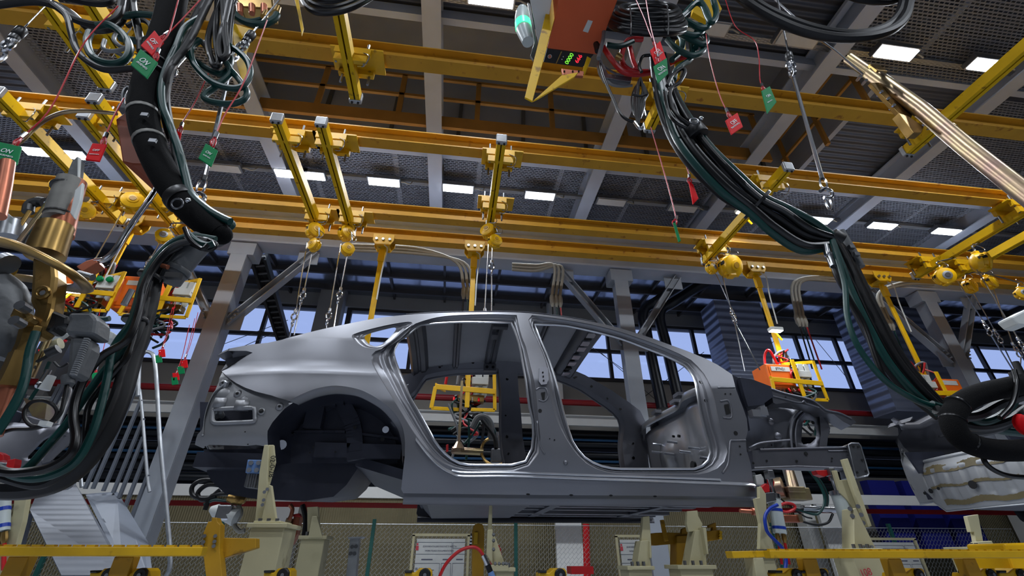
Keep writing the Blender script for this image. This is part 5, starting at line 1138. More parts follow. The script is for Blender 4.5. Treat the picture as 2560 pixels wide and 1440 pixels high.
# red hose in front of the left notice board
o = thing('air_hose', P(1160, 1375, 2.4), 'dark red air hose arching in front of the left notice board', 'hose')
hz([(1095,1450),(1115,1410),(1145,1380),(1175,1368),(1195,1372),(1208,1388)], 2.4, 4, 'red hose', 'hose', o)
MB().cyl(P(1208,1388,2.4), P(1219,1412,2.4), .011, 10).build('chrome_coupling', 'chrome', o, sm=True); MB().cyl(P(1219,1412,2.4), P(1226,1430,2.4), .013, 10).build('black_sleeve', 'rubber', o, sm=True); MB().cyl(P(1226,1430,2.4), P(1234,1450,2.4), .014, 10).build('nozzle', 'blue block', o, sm=True)
# white panel column foot behind the boards
tag(MB().box((2.86, 11.9, .0), (.62, .1, 1.9)).build('column_guard', 'white paint'), 'white painted guard board at the rear column foot in the centre', 'guard board')
tag(MB().box((9.7, 11.9, .2), (.62, .1, 2.2)).build('column_guard', 'white paint'), 'white painted guard board at the rear column foot by the front stands', 'guard board')
# staircase at the left
o = thing('staircase', P(220, 1440, 5.6), 'grey steel staircase with tread plates and balusters left of the car', 'staircase')
A = [P(103,1217,6.35), P(187,1210,6.35), P(292,1440,5.2), P(150,1440,5.2)]
L = [P(75,1282,5.9)]
q = [P(103,1217,6.35), P(187,1210,6.35), P(275,1362,5.6), P(310,1445,5.2), P(155,1445,5.2), P(76,1281,6.0)]
nrm = (q[1]-q[0]).cross(q[4]-q[0]).normalized(); nrm = nrm if nrm.z > 0 else -nrm
MB().prism(q, nrm*.03).build('tread_flight', 'tread plate', o)
MB().prism([P(213,1237,6.32), P(284,1232,6.32), P(325,1300,6.1), P(362,1362,5.9), P(372,1445,5.5), P(295,1445,5.3), P(270,1352,5.7)], (.0,.06,.02)).build('stringer', 'stair grey', o, bevel=.004)
MB().prism([P(240,1298,6.0), P(257,1296,6.0), P(300,1350,5.8), P(262,1360,5.8)], (0,.05,.0)).build('landing_bracket', 'stair grey', o)
MB().prism([P(56,1300,6.1), P(74,1283,6.1), P(30,1445,6.1), P(8,1445,6.1)], (0,.06,0)).build('stringer', 'stair grey', o)
for (xb, yb, xt, yt) in ((213,1222,320,955),(232,1222,337,955),(258,1228,347,1000),(283,1232,354,1046),(297,1246,358,1092),(311,1273,364,1140),(327,1300,368,1187),(155,1207,205,1100),(183,1210,222,1118)):
    a = P(xb, yb, 6.3); t = P(xt, yt, 6.3); t.x = a.x; MB().bar(a, t, .035, .03, up=(0,1,0)).build('baluster', 'stair grey', o)
hz([(343,958),(352,1000),(368,1187),(374,1230)], 6.3, 4, 'galvanised', 'handrail', o); hz([(345,990),(349,905),(358,884),(372,880),(385,895),(392,960),(400,1100),(425,1380),(415,1445)], 6.0, 4.5, 'galvanised', 'handrail', o); hz([(195,1115),(204,1218)], 6.4, 4, 'galvanised', 'handrail', o)
o = thing('staircase', P(90, 1100, 6.8), 'second flight of steel balusters at the far left behind the gun', 'staircase')
for (xb, yb, xt, yt) in ((20,1060,55,985),(60,1140,130,960),(100,1080,170,880),(130,1090,180,960),(150,1040,215,880),(28,1140,80,1010)):
    a = P(xb, yb, 6.9); t = P(xt, yt, 6.9); t.x = a.x; MB().bar(a, t, .05, .04, up=(0,1,0)).build('baluster', 'stair grey', o)
hz([(130,1100),(175,990),(170,965)], 6.8, 4, 'galvanised', 'handrail', o)
tag(MB().prism([P(58,995,6.2), P(118,1003,6.2), P(112,1048,6.2), P(80,1040,6.2)], (0,.2,0)).build('tan_bracket', 'zinc gold'), 'tan box standing for a brass-coloured bracket behind the small black cable loop at far left', 'box')  # plain block for an unidentified brass-coloured bracket
# ============================================================ near weld gun drop at the left
YF = 1.7
def taper(o, name, m, pts, Y, rs, seg=14, n=6, sm=True, flat=1):   # round member, radius given in photo pixels per point
    q = [P(p[0], p[1], p[2] if len(p) > 2 else Y) for p in pts]; rr = [r*v.dot(CF)/F for r, v in zip(rs, q)]
    qs = smooth(q, n); rl = []
    for i in range(len(q)-1):
        for j in range(n): rl.append(rr[i]+(rr[i+1]-rr[i])*j/n)
    rl.append(rr[-1]); rl = rl[:len(qs)] if len(q) > 2 else rr
    return MB().tube(qs, rl, seg, flat=flat).build(name, m, o, sm=sm)
def ring_at(c, r, t, m, name, o, ax): # small ring
    u, w = frame(V(ax)); return MB().tube([V(c)+u*math.cos(a)*r+w*math.sin(a)*r for a in [2*PI*i/16 for i in range(16)]], t, 6, closed=True).build(name, m, o, sm=True)
# thick fabric-wrapped hose
o = thing('wrapped_hose', P(400, 300, YF), 'thick black fabric wrapped hose sweeping down at the left with straps', 'hose')
path = [(434,-14),(418,60),(388,150),(364,230),(358,290),(372,350),(402,420),(446,490),(500,548),(552,586)]
taper(o, 'wrap', 'fabric wrap', path, YF, [31,31,32,33,34,34,34,34,32,27], 18)
MB().sphere(P(553,586,YF), 26*P(553,586,YF).dot(CF)/F, 14, 8).build('rounded_end', 'fabric wrap', o, sm=True)
def band(o, x, y, dx, dy, rpx, w, m, name, Y=YF):
    c = P(x, y, Y); e = P(x+dx, y+dy, Y); d = (e-c).normalized(); k = c.dot(CF)/F
    return MB().lathe(c-d*w*k/2, d, [(0,rpx*k),(w*k*.1,rpx*k*1.03),(w*k*.9,rpx*k*1.03),(w*k,rpx*k)], 20).build(name, m, o, sm=True)
b1 = band(o, 358, 285, 0, 10, 34.5, 11, 'tape grey', 'clamp_band'); MB().box(P(362,287,YF-.075), (.03,.01,.02)).build('clamp_screw', 'steel', b1)
b2 = band(o, 374, 353, 3, 10, 35, 11, 'tape grey', 'clamp_band'); MB().box(P(382,352,YF-.075), (.03,.01,.02)).build('clamp_screw', 'steel', b2)
b3 = band(o, 452, 498, 7, 8, 36, 26, 'black plastic', 'leather_strap'); ring_at(P(443,509,YF-.085), .022, .004, 'steel', 'd_ring', b3, (0,1,.3)); MB().sphere(P(470,501,YF-.075), .012, 10, 6).build('rivet', 'chrome', b3, sm=True)
for x, y, s in ((395,160,34),(392,185,34)):
    b_ = band(o, x-8, y, -6, 10, s, 5, 'black plastic', 'cable_tie')
for pts, r, m, Y in (([(508,40),(462,70),(440,118),(416,170),(404,215),(406,262),(424,310),(446,372),(464,440),(478,486),(520,524),(556,545),(576,554)],9,'green hose',YF-.03),([(478,60),(452,110),(426,190),(418,250),(430,330),(440,400),(452,460)],7,'rubber',YF+.02),([(500,500),(530,535),(560,555),(572,562)],7,'rubber',YF+.0),([(576,554),(581,562),(570,570),(548,560)],8,'green hose',YF+.05)): hz(pts, Y, r, m, 'side_hose', o)
taper(o, 'inner_core', 'dark grey plastic', [(560,588),(540,600),(520,604)], YF+.06, [20,20,16])
# descending cable bundle
o = thing('cable_bundle', P(350, 800, 1.6), 'thick bundle of black and green hoses curving down to the lower left corner', 'cable bundle', None)
YB1 = 1.62
taper(o, 'conductor_tube', 'dark grey plastic', [(510,598),(474,636),(444,674),(424,704)], YB1+.06, [28,29,28,26], 18)
band(o, 441, 677, -8, 11, 31, 14, 'dark grey plastic', 'tube_collar', YB1+.06); taper(o, 'collar_spigot', 'copper', [(405,664),(420,668)], YB1-.0, [6,6])
bun = [([(520,604),(470,604),(425,622),(385,668),(360,720),(345,790),(318,850),(257,889),(213,941),(190,998),(184,1045),(190,1093),(180,1130),(151,1156),(106,1174),(31,1182),(-30,1170)],10,'glossy rubber',YB1-.06),
 ([(540,598),(478,590),(430,606),(390,645),(360,695),(342,760),(325,810),(296,850),(279,885),(267,951),(250,1022),(231,1081),(201,1140),(165,1173),(106,1194),(47,1192),(-20,1165)],9,'green hose',YB1-.03),
 ([(500,598),(450,606),(405,640),(378,690),(362,760),(348,830),(314,904),(283,998),(248,1069),(201,1140),(142,1194),(83,1212),(-20,1185)],10,'rubber',YB1),
 ([(470,610),(420,640),(388,690),(372,760),(350,840),(330,900),(300,1000),(250,1105),(175,1188),(85,1220),(-30,1222)],22,'rubber',YB1+.05),
 ([(460,600),(410,628),(372,690),(352,760),(330,840),(300,885),(262,925),(200,1010),(165,1062),(118,1116),(71,1168),(30,1190)],9,'green hose',YB1+.02),
 ([(455,615),(400,650),(370,710),(350,790),(330,860),(310,905),(230,1000),(215,1060),(212,1110),(190,1140),(150,1165),(90,1178)],7,'glossy rubber',YB1-.01),
 ([(440,620),(390,670),(360,740),(340,820),(330,880),(318,920),(276,1010),(240,1075),(200,1130),(150,1165),(100,1185)],9,'green hose',YB1+.04),
 ([(490,594),(520,600),(540,612),(520,625),(480,610),(462,596)],6,'glossy rubber',YB1-.05),([(470,585),(495,605),(520,612),(535,608)],8,'green hose',YB1-.08),([(462,570),(476,600),(505,622),(520,612)],6,'glossy rubber',YB1-.1)]
for pts, r, m, Y in bun: hz(pts, Y, r, m, 'hose', o)
for x, y, dx, dy, r_ in ((374,690,-8,12,25),(338,800,-5,12,27)):
    b_ = band(o, x, y, dx, dy, r_, 10, 'black plastic', 'velcro_strap', YB1)
taper(o, 'chrome_coupling', 'steel', [(330,725),(310,762)], YB1-.1, [7,8], 10)
for x, y in ((434,690),): MB().box(P(x,y,YB1-.08), (.05,.02,.02)).build('clamp', 'black plastic', o)
# loops and coils at the top left
o = thing('cable_coil', P(270, 100, 1.75), 'loose loops of black and green hose at the upper left', 'cable coil')
for pts, r, m, Y in (([(-20,14),(80,4),(140,16),(180,45),(230,62),(262,60),(296,38),(308,-10)],9,'rubber',1.72),([(130,10),(166,40),(178,80),(190,120),(215,150),(262,174),(325,172),(370,168)],8,'rubber',1.68),([(225,80),(218,108),(233,143),(275,160),(312,150),(324,118),(306,84),(272,62),(240,66)],9,'green hose',1.7),([(95,-10),(175,30),(230,75),(300,60),(318,-10)],8,'glossy rubber',1.82),([(150,-8),(230,8),(272,6),(285,-8)],8,'rubber',1.85),([(300,42),(350,36),(420,44)],8,'green hose',1.8),([(330,-10),(335,30),(350,95),(352,130)],9,'rubber',1.84),([(300,95),(340,102),(372,98)],9,'green hose',1.86),([(262,100),(258,120),(275,128),(300,125),(330,112)],5,'grey hose',1.95),([(292,78),(285,100),(305,118),(335,122)],5,'dark grey plastic',1.95),([(318,65),(350,50),(375,62),(378,90)],6,'rubber',1.95),([(290,130),(330,150),(372,160)],5,'dark grey plastic',1.98)): hz(pts, Y, r, m, 'hose', o)
o = thing('cable_coil', P(560, 120, 1.8), 'hanging coil of black and green hoses beside the upper end of the wrapped hose', 'cable coil')
for pts, r, m, Y in (([(560,-10),(530,60),(520,110),(532,158),(541,166),(548,150),(540,90),(545,-10)],8,'glossy rubber',1.68),([(575,-10),(560,60),(548,110),(552,142),(560,145),(568,130),(562,80),(558,-10)],8,'rubber',1.66),([(590,-12),(560,90),(562,128),(572,130),(574,90),(580,30),(585,-10)],7,'glossy rubber',1.7),([(530,-12),(500,50),(470,110),(440,150),(420,185,1.66),(410,240,1.7),(414,300,1.74),(428,350,1.78)],9,'rubber',1.66),([(520,-12),(490,40),(462,100),(432,145,1.72),(416,200,1.76),(412,260,1.8)],9,'rubber',1.72),([(470,105),(500,102),(520,125),(540,165)],7,'rubber',1.76),
 ([(462,125),(474,142),(490,154),(525,176),(552,185),(571,172),(577,150),(564,128),(540,110)],8,'green hose',1.74),([(500,100),(479,117),(478,142),(490,167),(525,202),(567,219),(604,217),(625,187),(619,154),(596,129),(577,117),(560,100)],8,'green hose',1.7),([(560,150),(576,180),(546,212),(517,233),(511,246),(535,256),(577,260),(608,250),(618,232),(608,214),(590,190),(575,175)],8,'green hose',1.72),([(573,18),(598,46),(629,60),(662,60),(685,48),(693,36)],9,'green hose',1.85),([(560,10),(590,44),(625,54),(650,50),(662,46)],7,'green hose',1.88),([(440,52),(410,52),(380,60)],9,'rubber',1.9)): hz(pts, Y, r, m, 'hose', o)
for x, y in ((660,44),(690,32)): taper(o, 'brass_fitting', 'brass', [(x,y),(x+6,y-14)], 1.86, [9,7], 10)
# bracket of the cabinet above it
o = thing('suspension_bracket', P(600, 100, 1.95), 'yellow V-shaped steel bracket with manifold at the top edge left of centre', 'bracket')
plate('arm', 'rail yellow', o, [(577,62),(590,58),(614,130),(626,190),(606,205),(592,160)], 1.95, .02); plate('arm', 'rail yellow', o, [(588,60),(630,72),(634,76),(612,132)], 1.97, .02); plate('hanger_plate', 'rail yellow', o, [(734,-12),(744,-12),(759,70),(754,88),(746,40)], 1.9, .012)
MB().prism(PL([(585,-12),(680,-12),(684,22),(600,16)], 2.0), (0,.12,0)).build('manifold', 'brass', o, bevel=.01)
for x in (600,630,660): taper(o, 'pipe_stub', 'copper', [(x,14),(x,34)], 1.98, [8,7], 10)
# black cable loop on the top edge
o = thing('cable_coil', P(830, 10, 1.8), 'loop of thick black cables cut by the top edge left of centre', 'cable coil')
for pts, Y in (([(752,-10),(770,20),(800,32),(850,28),(900,10),(940,-15)],1.8),([(760,-12),(785,12),(830,20),(880,6),(910,-14)],1.84),([(775,-12),(800,2),(850,2),(880,-14)],1.88)): hz(pts, Y, 8, 'glossy rubber', 'cable', o)
# counterweight
o = thing('counterweight', P(330, 350, 1.85), 'brown painted counterweight block hanging by a shackle behind the wrapped hose', 'counterweight')
q = PL([(288,297),(314,279),(340,282),(367,412),(330,411),(305,405)], 1.82); MB().prism(q, V((.02,.22,.02))).build('block', 'brown paint', o, bevel=.008)
hz([(309,277),(308,240),(316,222),(326,226),(330,280)], 1.84, 4.5, 'steel', 'shackle', o); MB().box(P(314,274,1.84), (.05,.05,.03)).build('lug', 'dark grey plastic', o)
# bent steel rods
tag(hz([(20,372),(57,350),(85,322),(117,298),(160,281),(220,278),(292,284)], 1.8, 5, 'zinc gold', 'guard_rod'), 'thin bent steel rod running left from the brown counterweight', 'rod')
o = tag(hz([(400,455),(372,500),(320,574),(288,625),(262,648),(238,652)], 1.75, 7, 'chrome', 'handle_rod'), 'shiny steel rod slanting down to the brass gun ring', 'rod')
plate('rod_bracket', 'copper', o, [(190,666),(214,652),(240,645),(244,656),(205,680)], 1.74, .05)
hz([(470,330),(478,352),(468,378),(455,390)], 1.9, 5, 'steel', 'rod_bow', o) if False else None
# brass welding gun at far left
YG = 1.4
o = thing('hand_weld_gun', P(110, 700, YG), 'brass coloured hand welding gun with taped copper arm and grey motor at the left edge', 'welding gun')
taper(o, 'copper_arm', 'copper', [(152,590),(168,520),(190,455)], YG+.02, [26,25,22], 18)
taper(o, 'tape_wrap', 'tape grey', [(143,548),(158,500),(176,452)], YG+.01, [28,28.5,27], 18)
plate('peeled_tape', 'light plastic', o, [(187,475),(206,455),(200,500),(184,545),(174,532)], YG-.03, .015)
for x, y in ((147,538),(164,468)): band(o, x, y, 4, -13, 29, 5, 'black plastic', 'cable_tie', YG+.01)
plate('upper_shank', 'dark grey plastic', o, [(166,448),(170,425),(180,402),(193,390),(200,396),(194,440),(196,452)], YG+.03, .03); plate('shank_edge', 'light plastic', o, [(193,390),(200,394),(197,440),(196,452),(192,448)], YG+.02, .01)
taper(o, 'brass_sleeve', 'brass', [(112,640),(126,602),(140,566)], YG, [40,38,36], 20)
plate('yoke', 'brass', o, [(78,640),(136,648),(139,690),(133,740),(128,770),(122,790),(112,815),(90,836),(60,838),(52,824),(78,800),(82,776),(72,752),(76,700)], YG-.02, .06, .012)
ring_at(P(106,731,YG-.025), .016, .006, 'brass', 'pivot_washer', o, (0,1,.2)); MB().lathe(P(106,731,YG-.03), (0,1,0), [(0,.008),(.01,.012)], 10).build('pivot_bolt', 'steel', o)
q = smooth(PV([(-60,585,YG-.16),(-20,600,YG-.16),(40,614,YG-.16),(100,640,YG-.14),(160,672,YG-.1),(196,698,YG-.04),(210,716,YG+.06),(192,722,YG+.2),(150,716,YG+.3),(90,700,YG+.36),(20,690,YG+.38),(-50,680,YG+.36)]), 7)
MB().tube(q, .028, 12, flat=.4).build('swing_ring', 'brass', o, sm=True)
taper(o, 'ring_stop', 'steel', [(196,684),(232,694)], YG+.03, [9,9], 12)
taper(o, 'lower_rod', 'brass', [(80,820),(66,862),(56,888)], YG-.02, [22,20,22], 8, sm=False); taper(o, 'lower_rod_hex', 'brass', [(58,884),(40,930),(22,970)], YG-.02, [26,28,30], 6, sm=False); taper(o, 'lower_arm', 'copper', [(24,966),(-4,1040),(-20,1090)], YG-.02, [20,20,20], 14)
taper(o, 'motor', 'dark grey plastic', [(-30,700),(6,740),(20,790),(10,850),(-20,890)], YG+.02, [40,48,46,48,40], 18); plate('mount_bracket', 'brass', o, [(20,790),(34,760),(52,770),(74,782),(78,792),(70,802),(48,806),(36,806)], YG-.07, .04, .01)
for x, y in ((48,762),(34,800)): MB().lathe(P(x,y,YG-.1), (0,1,0), [(0,.014),(.03,.014)], 10).build('cap_screw', 'steel', o)
taper(o, 'bearing', 'steel', [(8,655),(22,662)], YG-.02, [26,26], 16); taper(o, 'yellow_collar', 'ochre yellow', [(0,668),(26,672)], YG+.04, [20,20], 14)
gp = plate('grip_head', 'dark grey plastic', o, [(168,792),(172,780),(228,780),(240,792),(243,800),(238,832),(230,838),(166,834),(160,826),(172,800)], YG-.03, .07, .01)
plate('trigger_link', 'black plastic', o, [(112,776),(136,776),(170,790),(168,814),(140,816),(128,828),(108,826)], YG-.01, .05, .01)
gh = plate('grip_handle', 'dark grey plastic', o, [(172,838),(224,842),(222,870),(208,900),(194,930),(186,942),(160,940),(166,905),(168,870)], YG-.02, .06, .014)
k = MB()
for i in range(18): t = i/17; k.box(P(218-t*34, 848+t*88, YG-.03), (.012,.012,.004))
k.build('grip_ribs', 'grey hose', gh)
taper(o, 'cable_gland', 'dark grey plastic', [(170,940),(170,962)], YG, [14,13], 12)
hz([(168,960),(160,1000),(150,1035),(120,1062),(85,1066),(64,1050),(62,1025),(80,1005),(110,1002),(136,1015),(142,1035),(120,1060),(80,1072),(30,1074),(-10,1088)], YG, 4.5, 'rubber', 'control_cable', o)
MB().box(P(114,1060,YG-.02), (.02,.02,.012)).build('cable_clip', 'light plastic', o)
hz([(90,830),(74,880),(62,950),(42,1000),(12,1052),(-10,1085)], YG-.06, 10, 'green hose', 'cooling_hose', o)
# cylinder group behind the gun
o = thing('gun_cylinder_group', P(60, 580, 1.9), 'group of rods, valves and hoses standing behind the brass gun at the left edge', 'pneumatic unit')
taper(o, 'cylinder', 'steel', [(20,600),(30,560)], 1.85, [30,28], 16); taper(o, 'gold_rod', 'zinc gold', [(40,612),(120,506)], 1.8, [5,5], 10); taper(o, 'dark_rod', 'brass', [(44,574),(74,528)], 1.84, [5,5], 10); taper(o, 'rod_end', 'chrome', [(118,508),(128,488)], 1.8, [7,5], 10); taper(o, 'hose_fitting', 'black plastic', [(52,614),(66,588)], 1.86, [8,8], 10)
hz([(70,530),(75,512),(95,504),(110,506)], 1.9, 12, 'black plastic', 'wrapped_joint', o)
for k, pts in enumerate(([(110,515),(105,540),(85,565),(70,590)],[(118,520),(112,550),(90,580),(80,610)],[(124,522),(120,560),(104,590)],[(68,540),(50,555),(38,560)])): hz(pts, 1.95+.03*k, 5, ('green hose','rubber','green hose','rubber')[k], 'hose', o)
plate('valve', 'light plastic', o, [(-5,530),(6,526),(17,530),(10,540),(4,552),(-5,552)], 1.8, .05); plate('valve', 'light plastic', o, [(-5,552),(10,550),(22,560),(14,572),(-5,578)], 1.85, .06)
o = thing('gun_cylinder_group', P(100, 920, 2.2), 'cluster of pale cylinders, gold rods and black fittings below the brass gun ring', 'pneumatic unit')
taper(o, 'gold_rod', 'zinc gold', [(72,945),(122,836)], 2.1, [4,4], 8); taper(o, 'gold_rod', 'zinc gold', [(82,945),(130,838)], 2.12, [4,4], 8); taper(o, 'pale_cap', 'fixture cream', [(122,866),(152,858)], 2.15, [10,14], 14); taper(o, 'cylinder', 'light plastic', [(128,848),(158,826)], 2.3, [18,18], 14); taper(o, 'cylinder', 'light plastic', [(30,870),(50,810)], 2.4, [14,14], 14)
taper(o, 'black_joint', 'black plastic', [(118,884),(146,872)], 2.1, [12,12], 12); hz([(130,880),(112,894),(90,906),(84,922)], 2.1, 4, 'rubber', 'hose', o); hz([(135,905),(150,918),(170,908)], 2.1, 2.5, 'rubber', 'hose', o); taper(o, 'chrome_fitting', 'chrome', [(98,966),(122,925)], 2.1, [9,7], 10); taper(o, 'chrome_elbow', 'light plastic', [(110,974),(130,940)], 2.05, [12,9], 12); hz([(75,1000),(100,960),(124,905)], 2.2, 4, 'green hose', 'hose', o); taper(o, 'gauge', 'chrome', [(96,962),(102,964)], 2.05, [9,9], 12)
plate('white_shroud', 'light plastic', o, [(244,828),(262,820),(284,832),(278,846),(258,852),(248,845)], 2.2, .08); hz([(218,866),(236,852),(252,840),(262,838)], 2.15, 4, 'green hose', 'hose', o); hz([(238,796),(258,798),(274,796)], 2.1, 7, 'green hose', 'hose', o)
tag(taper(None, 'copper_arm', 'copper', [(20,405),(8,470),(-8,540)], 1.5, [14,16,18], 14), 'copper coloured gun arm at the left edge under the green tag', 'gun arm')
o = thing('red_toggle_clamp', P(30, 1160, 2.4), 'bright red clamp jaw at the left edge in front of the third car body', 'clamp'); plate('jaw', 'red paint', o, [(18,1150),(38,1146),(36,1160),(30,1178),(12,1176)], 2.4, .04); plate('handle', 'red paint', o, [(-5,1128),(8,1136),(10,1150),(-5,1154)], 2.42, .04); plate('pivot', 'red paint', o, [(40,1174),(56,1172),(54,1180),(40,1180)], 2.4, .03)
# steel ropes with hooks
def rope(pts, Y, label, ferr, thick=3):
    o = thing('hoist_cable', P(*pts[0], Y), label, 'steel cable', 'thin steel hoist cables'); a, b = P(*pts[0], Y), P(*pts[1], Y); k = a.dot(CF)/F
    MB().tube([a, b], thick*k*.55, 7).build('wire_rope', 'chrome', o, sm=True)
    d = (b-a).normalized(); MB().lathe(b, d, [(0,.02),(.01,.026),(.06,.026),(.07,.02),(.075,.023),(.1,.023),(.105,.014)], 14).build('rubber_stop', 'black plastic', o, sm=True)
    h = MB(); c = b+d*.15; u, w = frame(d)
    h.tube([c+d*math.cos(a_)*.05+CR*math.sin(a_)*.028 for a_ in [2*PI*i/14 for i in range(14)]], .012, 7, closed=True); h.lathe(b+d*.1, d, [(0,.016),(.03,.02),(.05,.012)], 10)
    c = b+d*.24; h.tube([c+d*math.cos(a_)*.05+CU.cross(CR)*math.sin(a_)*.028 for a_ in [2*PI*i/14 for i in range(14)]], .011, 7, closed=True); h.build('swivel_hook', 'chrome', o, sm=True)
    if len(pts) > 2:
        e = P(*pts[2], Y); MB().tube([b+d*.27, e], thick*k*1.0, 8).build('sling_rod', 'chrome', o, sm=True)
        d2 = (e-b).normalized(); MB().lathe(e, d2, [(0,.012),(.03,.012)], 8).build('sling_sleeve', 'black plastic', o); g = MB()
        c = e+d2*.07; g.tube([c+d2*math.cos(a_)*.05+CR*math.sin(a_)*.02 for a_ in [2*PI*i/12 for i in range(12)]], .006, 6, closed=True)
        c = e+d2*.15; g.tube(smooth([c+d2*math.cos(a_)*.04+CR*math.sin(a_)*.035 for a_ in [1.2*i-.6 for i in range(5)]], 4), .011, 7); g.tube([c+d2*.08+d2*math.cos(a_)*.05+CR*math.sin(a_)*.015 for a_ in [2*PI*i/12 for i in range(12)]], .006, 6, closed=True); g.build('load_hook', 'chrome', o, sm=True)
    return o
rope([(140,-12),(58,72)], 1.8, 'thin steel cable with black stop and hook at the upper left corner', 0)
rope([(706,-10),(632,82),(512,440)], 1.85, 'steel cable and sling rod leading down to the strap of the wrapped hose', 0, 4)
rope([(1942,-10),(1971,134),(2053,438)], 1.78, 'steel cable with sling rod holding up the right cable bundle', 0, 3.4)
o = thing('chain_hook', P(435, 190, 1.85), 'steel hook assembly beside the upper part of the wrapped hose', 'hook')
taper(o, 'shank', 'chrome', [(462,140),(440,165)], 1.85, [5,5], 8); hz([(440,165),(424,178),(420,186),(432,190),(442,180),(436,172)], 1.85, 4, 'chrome', 'hook', o); hz([(424,190),(412,200),(418,206),(430,200)], 1.85, 4, 'chrome', 'shackle', o); hz([(418,212),(408,224),(414,230),(420,222)], 1.85, 4, 'chrome', 'shackle', o)
# ============================================================ orange control cabinet and bundle at the right
YK = 1.85
o = thing('control_cabinet', P(1440, 60, YK), 'orange weld control cabinet at the top centre with digital read-outs and green signal lamp', 'control cabinet')
zb = P(1430,125,YK+.1).z
qb = [PZ(1403,-16,zb), PZ(1550,-16,zb), PZ(1492,137,zb), PZ(1368,121,zb)]
MB().prism(qb, (0,0,.5)).build('cabinet_body', 'cabinet orange', o, bevel=.006)
MB().prism([p+V((0,0,0)) for p in (PZ(1322,-16,zb+.06), PZ(1382,-16,zb+.06), PZ(1362,110,zb+.06), PZ(1346,112,zb+.06))], (0,0,.4)).build('side_panel', 'white paint', o, bevel=.004)
cp = [P(1368,121,YK+.12), P(1484,136,YK+.12), P(1456,168,YK+.22), P(1359,155,YK+.22)]
n_ = (cp[1]-cp[0]).cross(cp[3]-cp[0]).normalized(); n_ = n_ if n_.dot(cp[0]) < 0 else -n_
cpl = MB().prism([p+n_*.004 for p in cp], -n_*.02).build('read_out_panel', 'ink black', o, bevel=.002)
def on(u, v): a = cp[0].lerp(cp[1], u); b = cp[3].lerp(cp[2], u); return a.lerp(b, v)+n_*.006
xd = (P(1427,131,YK)-P(1418,157,YK))
xd = (on(.6,0)-on(.6,1))
text('0000', 'green_digits', 'green digits', on(.56,.5), xd, n_, .043, cpl); text('666', 'red_digits', 'red digits', on(.76,.42), xd, n_, .043, cpl)
MB().cyl(on(.1,.5), on(.1,.5)+n_*.004, .016, 16).build('button_bezel', 'chrome', cpl); MB().cyl(on(.1,.5)+n_*.004, on(.1,.5)+n_*.008, .012, 16).build('button', 'copper', cpl)
MB().prism([on(.3,.05), on(.325,.05), on(.325,.95), on(.3,.95)], n_*.003).build('gold_strip', 'brass', cpl)
for s in (.4,.6): MB().cyl(on(.4,s), on(.4,s)+n_*.003, .004, 8).build('indicator', 'ink white', cpl)
lb = MB().prism([PZ(1470,50,zb-.002), PZ(1482,53,zb-.002), PZ(1470,82,zb-.002), PZ(1457,78,zb-.002)], (0,0,.003)).build('rating_plate', 'light plastic', o)
taper(o, 'lamp_body', 'frosted', [(1306,30),(1306,50),(1310,75),(1320,105)], YK+.05, [16,19,20,15], 16); MB().sphere(P(1306,26,YK+.05), .042, 12, 8).build('lamp_dome', 'frosted', o, sm=True)
taper(o, 'lamp_lit_band', 'green lamp', [(1307,58),(1309,72)], YK+.045, [20.4,20.4], 16); plate('lamp_bracket', 'dark grey plastic', o, [(1319,5),(1326,10),(1343,110),(1334,150),(1326,138),(1336,105)], YK+.12, .02)
plate('guard_arm', 'rail yellow', o, [(1376,-14),(1403,-14),(1331,253),(1312,243)], YK-.1, .012); plate('guard_arm', 'rail yellow', o, [(1331,253),(1404,188),(1446,180),(1436,192),(1345,246)], YK-.08, .012)
plate('guard_foot', 'copper', o, [(1404,171),(1460,178),(1458,190),(1408,186)], YK-.02, .02); plate('guard_leg', 'rail yellow', o, [(1468,140),(1478,146),(1464,182),(1456,178)], YK+.02, .02)
for x in (1411,1432,1447): MB().cyl(P(x,178,YK-.02), P(x,178,YK-.026), .006, 8).build('bolt_hole', 'hole black', o)
plate('strain_plate', 'steel', o, [(1496,150),(1503,148),(1520,184),(1580,192),(1578,204),(1514,194),(1500,170)], YK+.06, .05)
for pts, r, m, Y in (([(1440,-10),(1462,14),(1490,30),(1507,55),(1509,90),(1500,130),(1496,146)],5,'grey hose',YK-.06),([(1490,-12),(1495,8),(1520,2)],5,'grey hose',YK-.02),([(1508,118),(1530,150),(1556,178),(1590,186),(1625,182)],7,'red hose',YK),([(1606,98),(1572,100),(1556,128),(1556,158),(1578,178),(1620,180)],7,'red hose',YK+.04),([(1575,118),(1582,150),(1590,170)],6,'red hose',YK+.06),([(1516,112),(1550,116),(1582,104)],7,'green hose',YK+.02),([(1500,160),(1512,200),(1532,245),(1548,280),(1566,298),(1588,306)],4,'glossy rubber',YK-.04),([(1514,196),(1530,212),(1556,216),(1580,214)],3.5,'grey hose',YK+.08),([(1508,165),(1535,182),(1560,190)],3,'grey hose',YK+.1),([(1496,118),(1490,110),(1494,128)],7,'black plastic',YK)): hz(pts, Y, r, m, 'cable', o)
for x, y in ((1498,62),(1492,88),(1548,140)): taper(o, 'brass_gland', 'brass', [(x-6,y),(x+6,y+6)], YK, [10,8], 10)
hz([(1640,180),(1690,150),(1730,140)], YK+.2, 8, 'red hose', 'hose', o); plate('rear_bracket', 'rail yellow', o, [(1690,100),(1712,90),(1716,130),(1700,190),(1688,180)], YK+.2, .02); plate('rear_arm', 'rail yellow', o, [(1738,-10),(1790,-10),(1805,22),(1780,58),(1732,30)], YK+.3, .05)
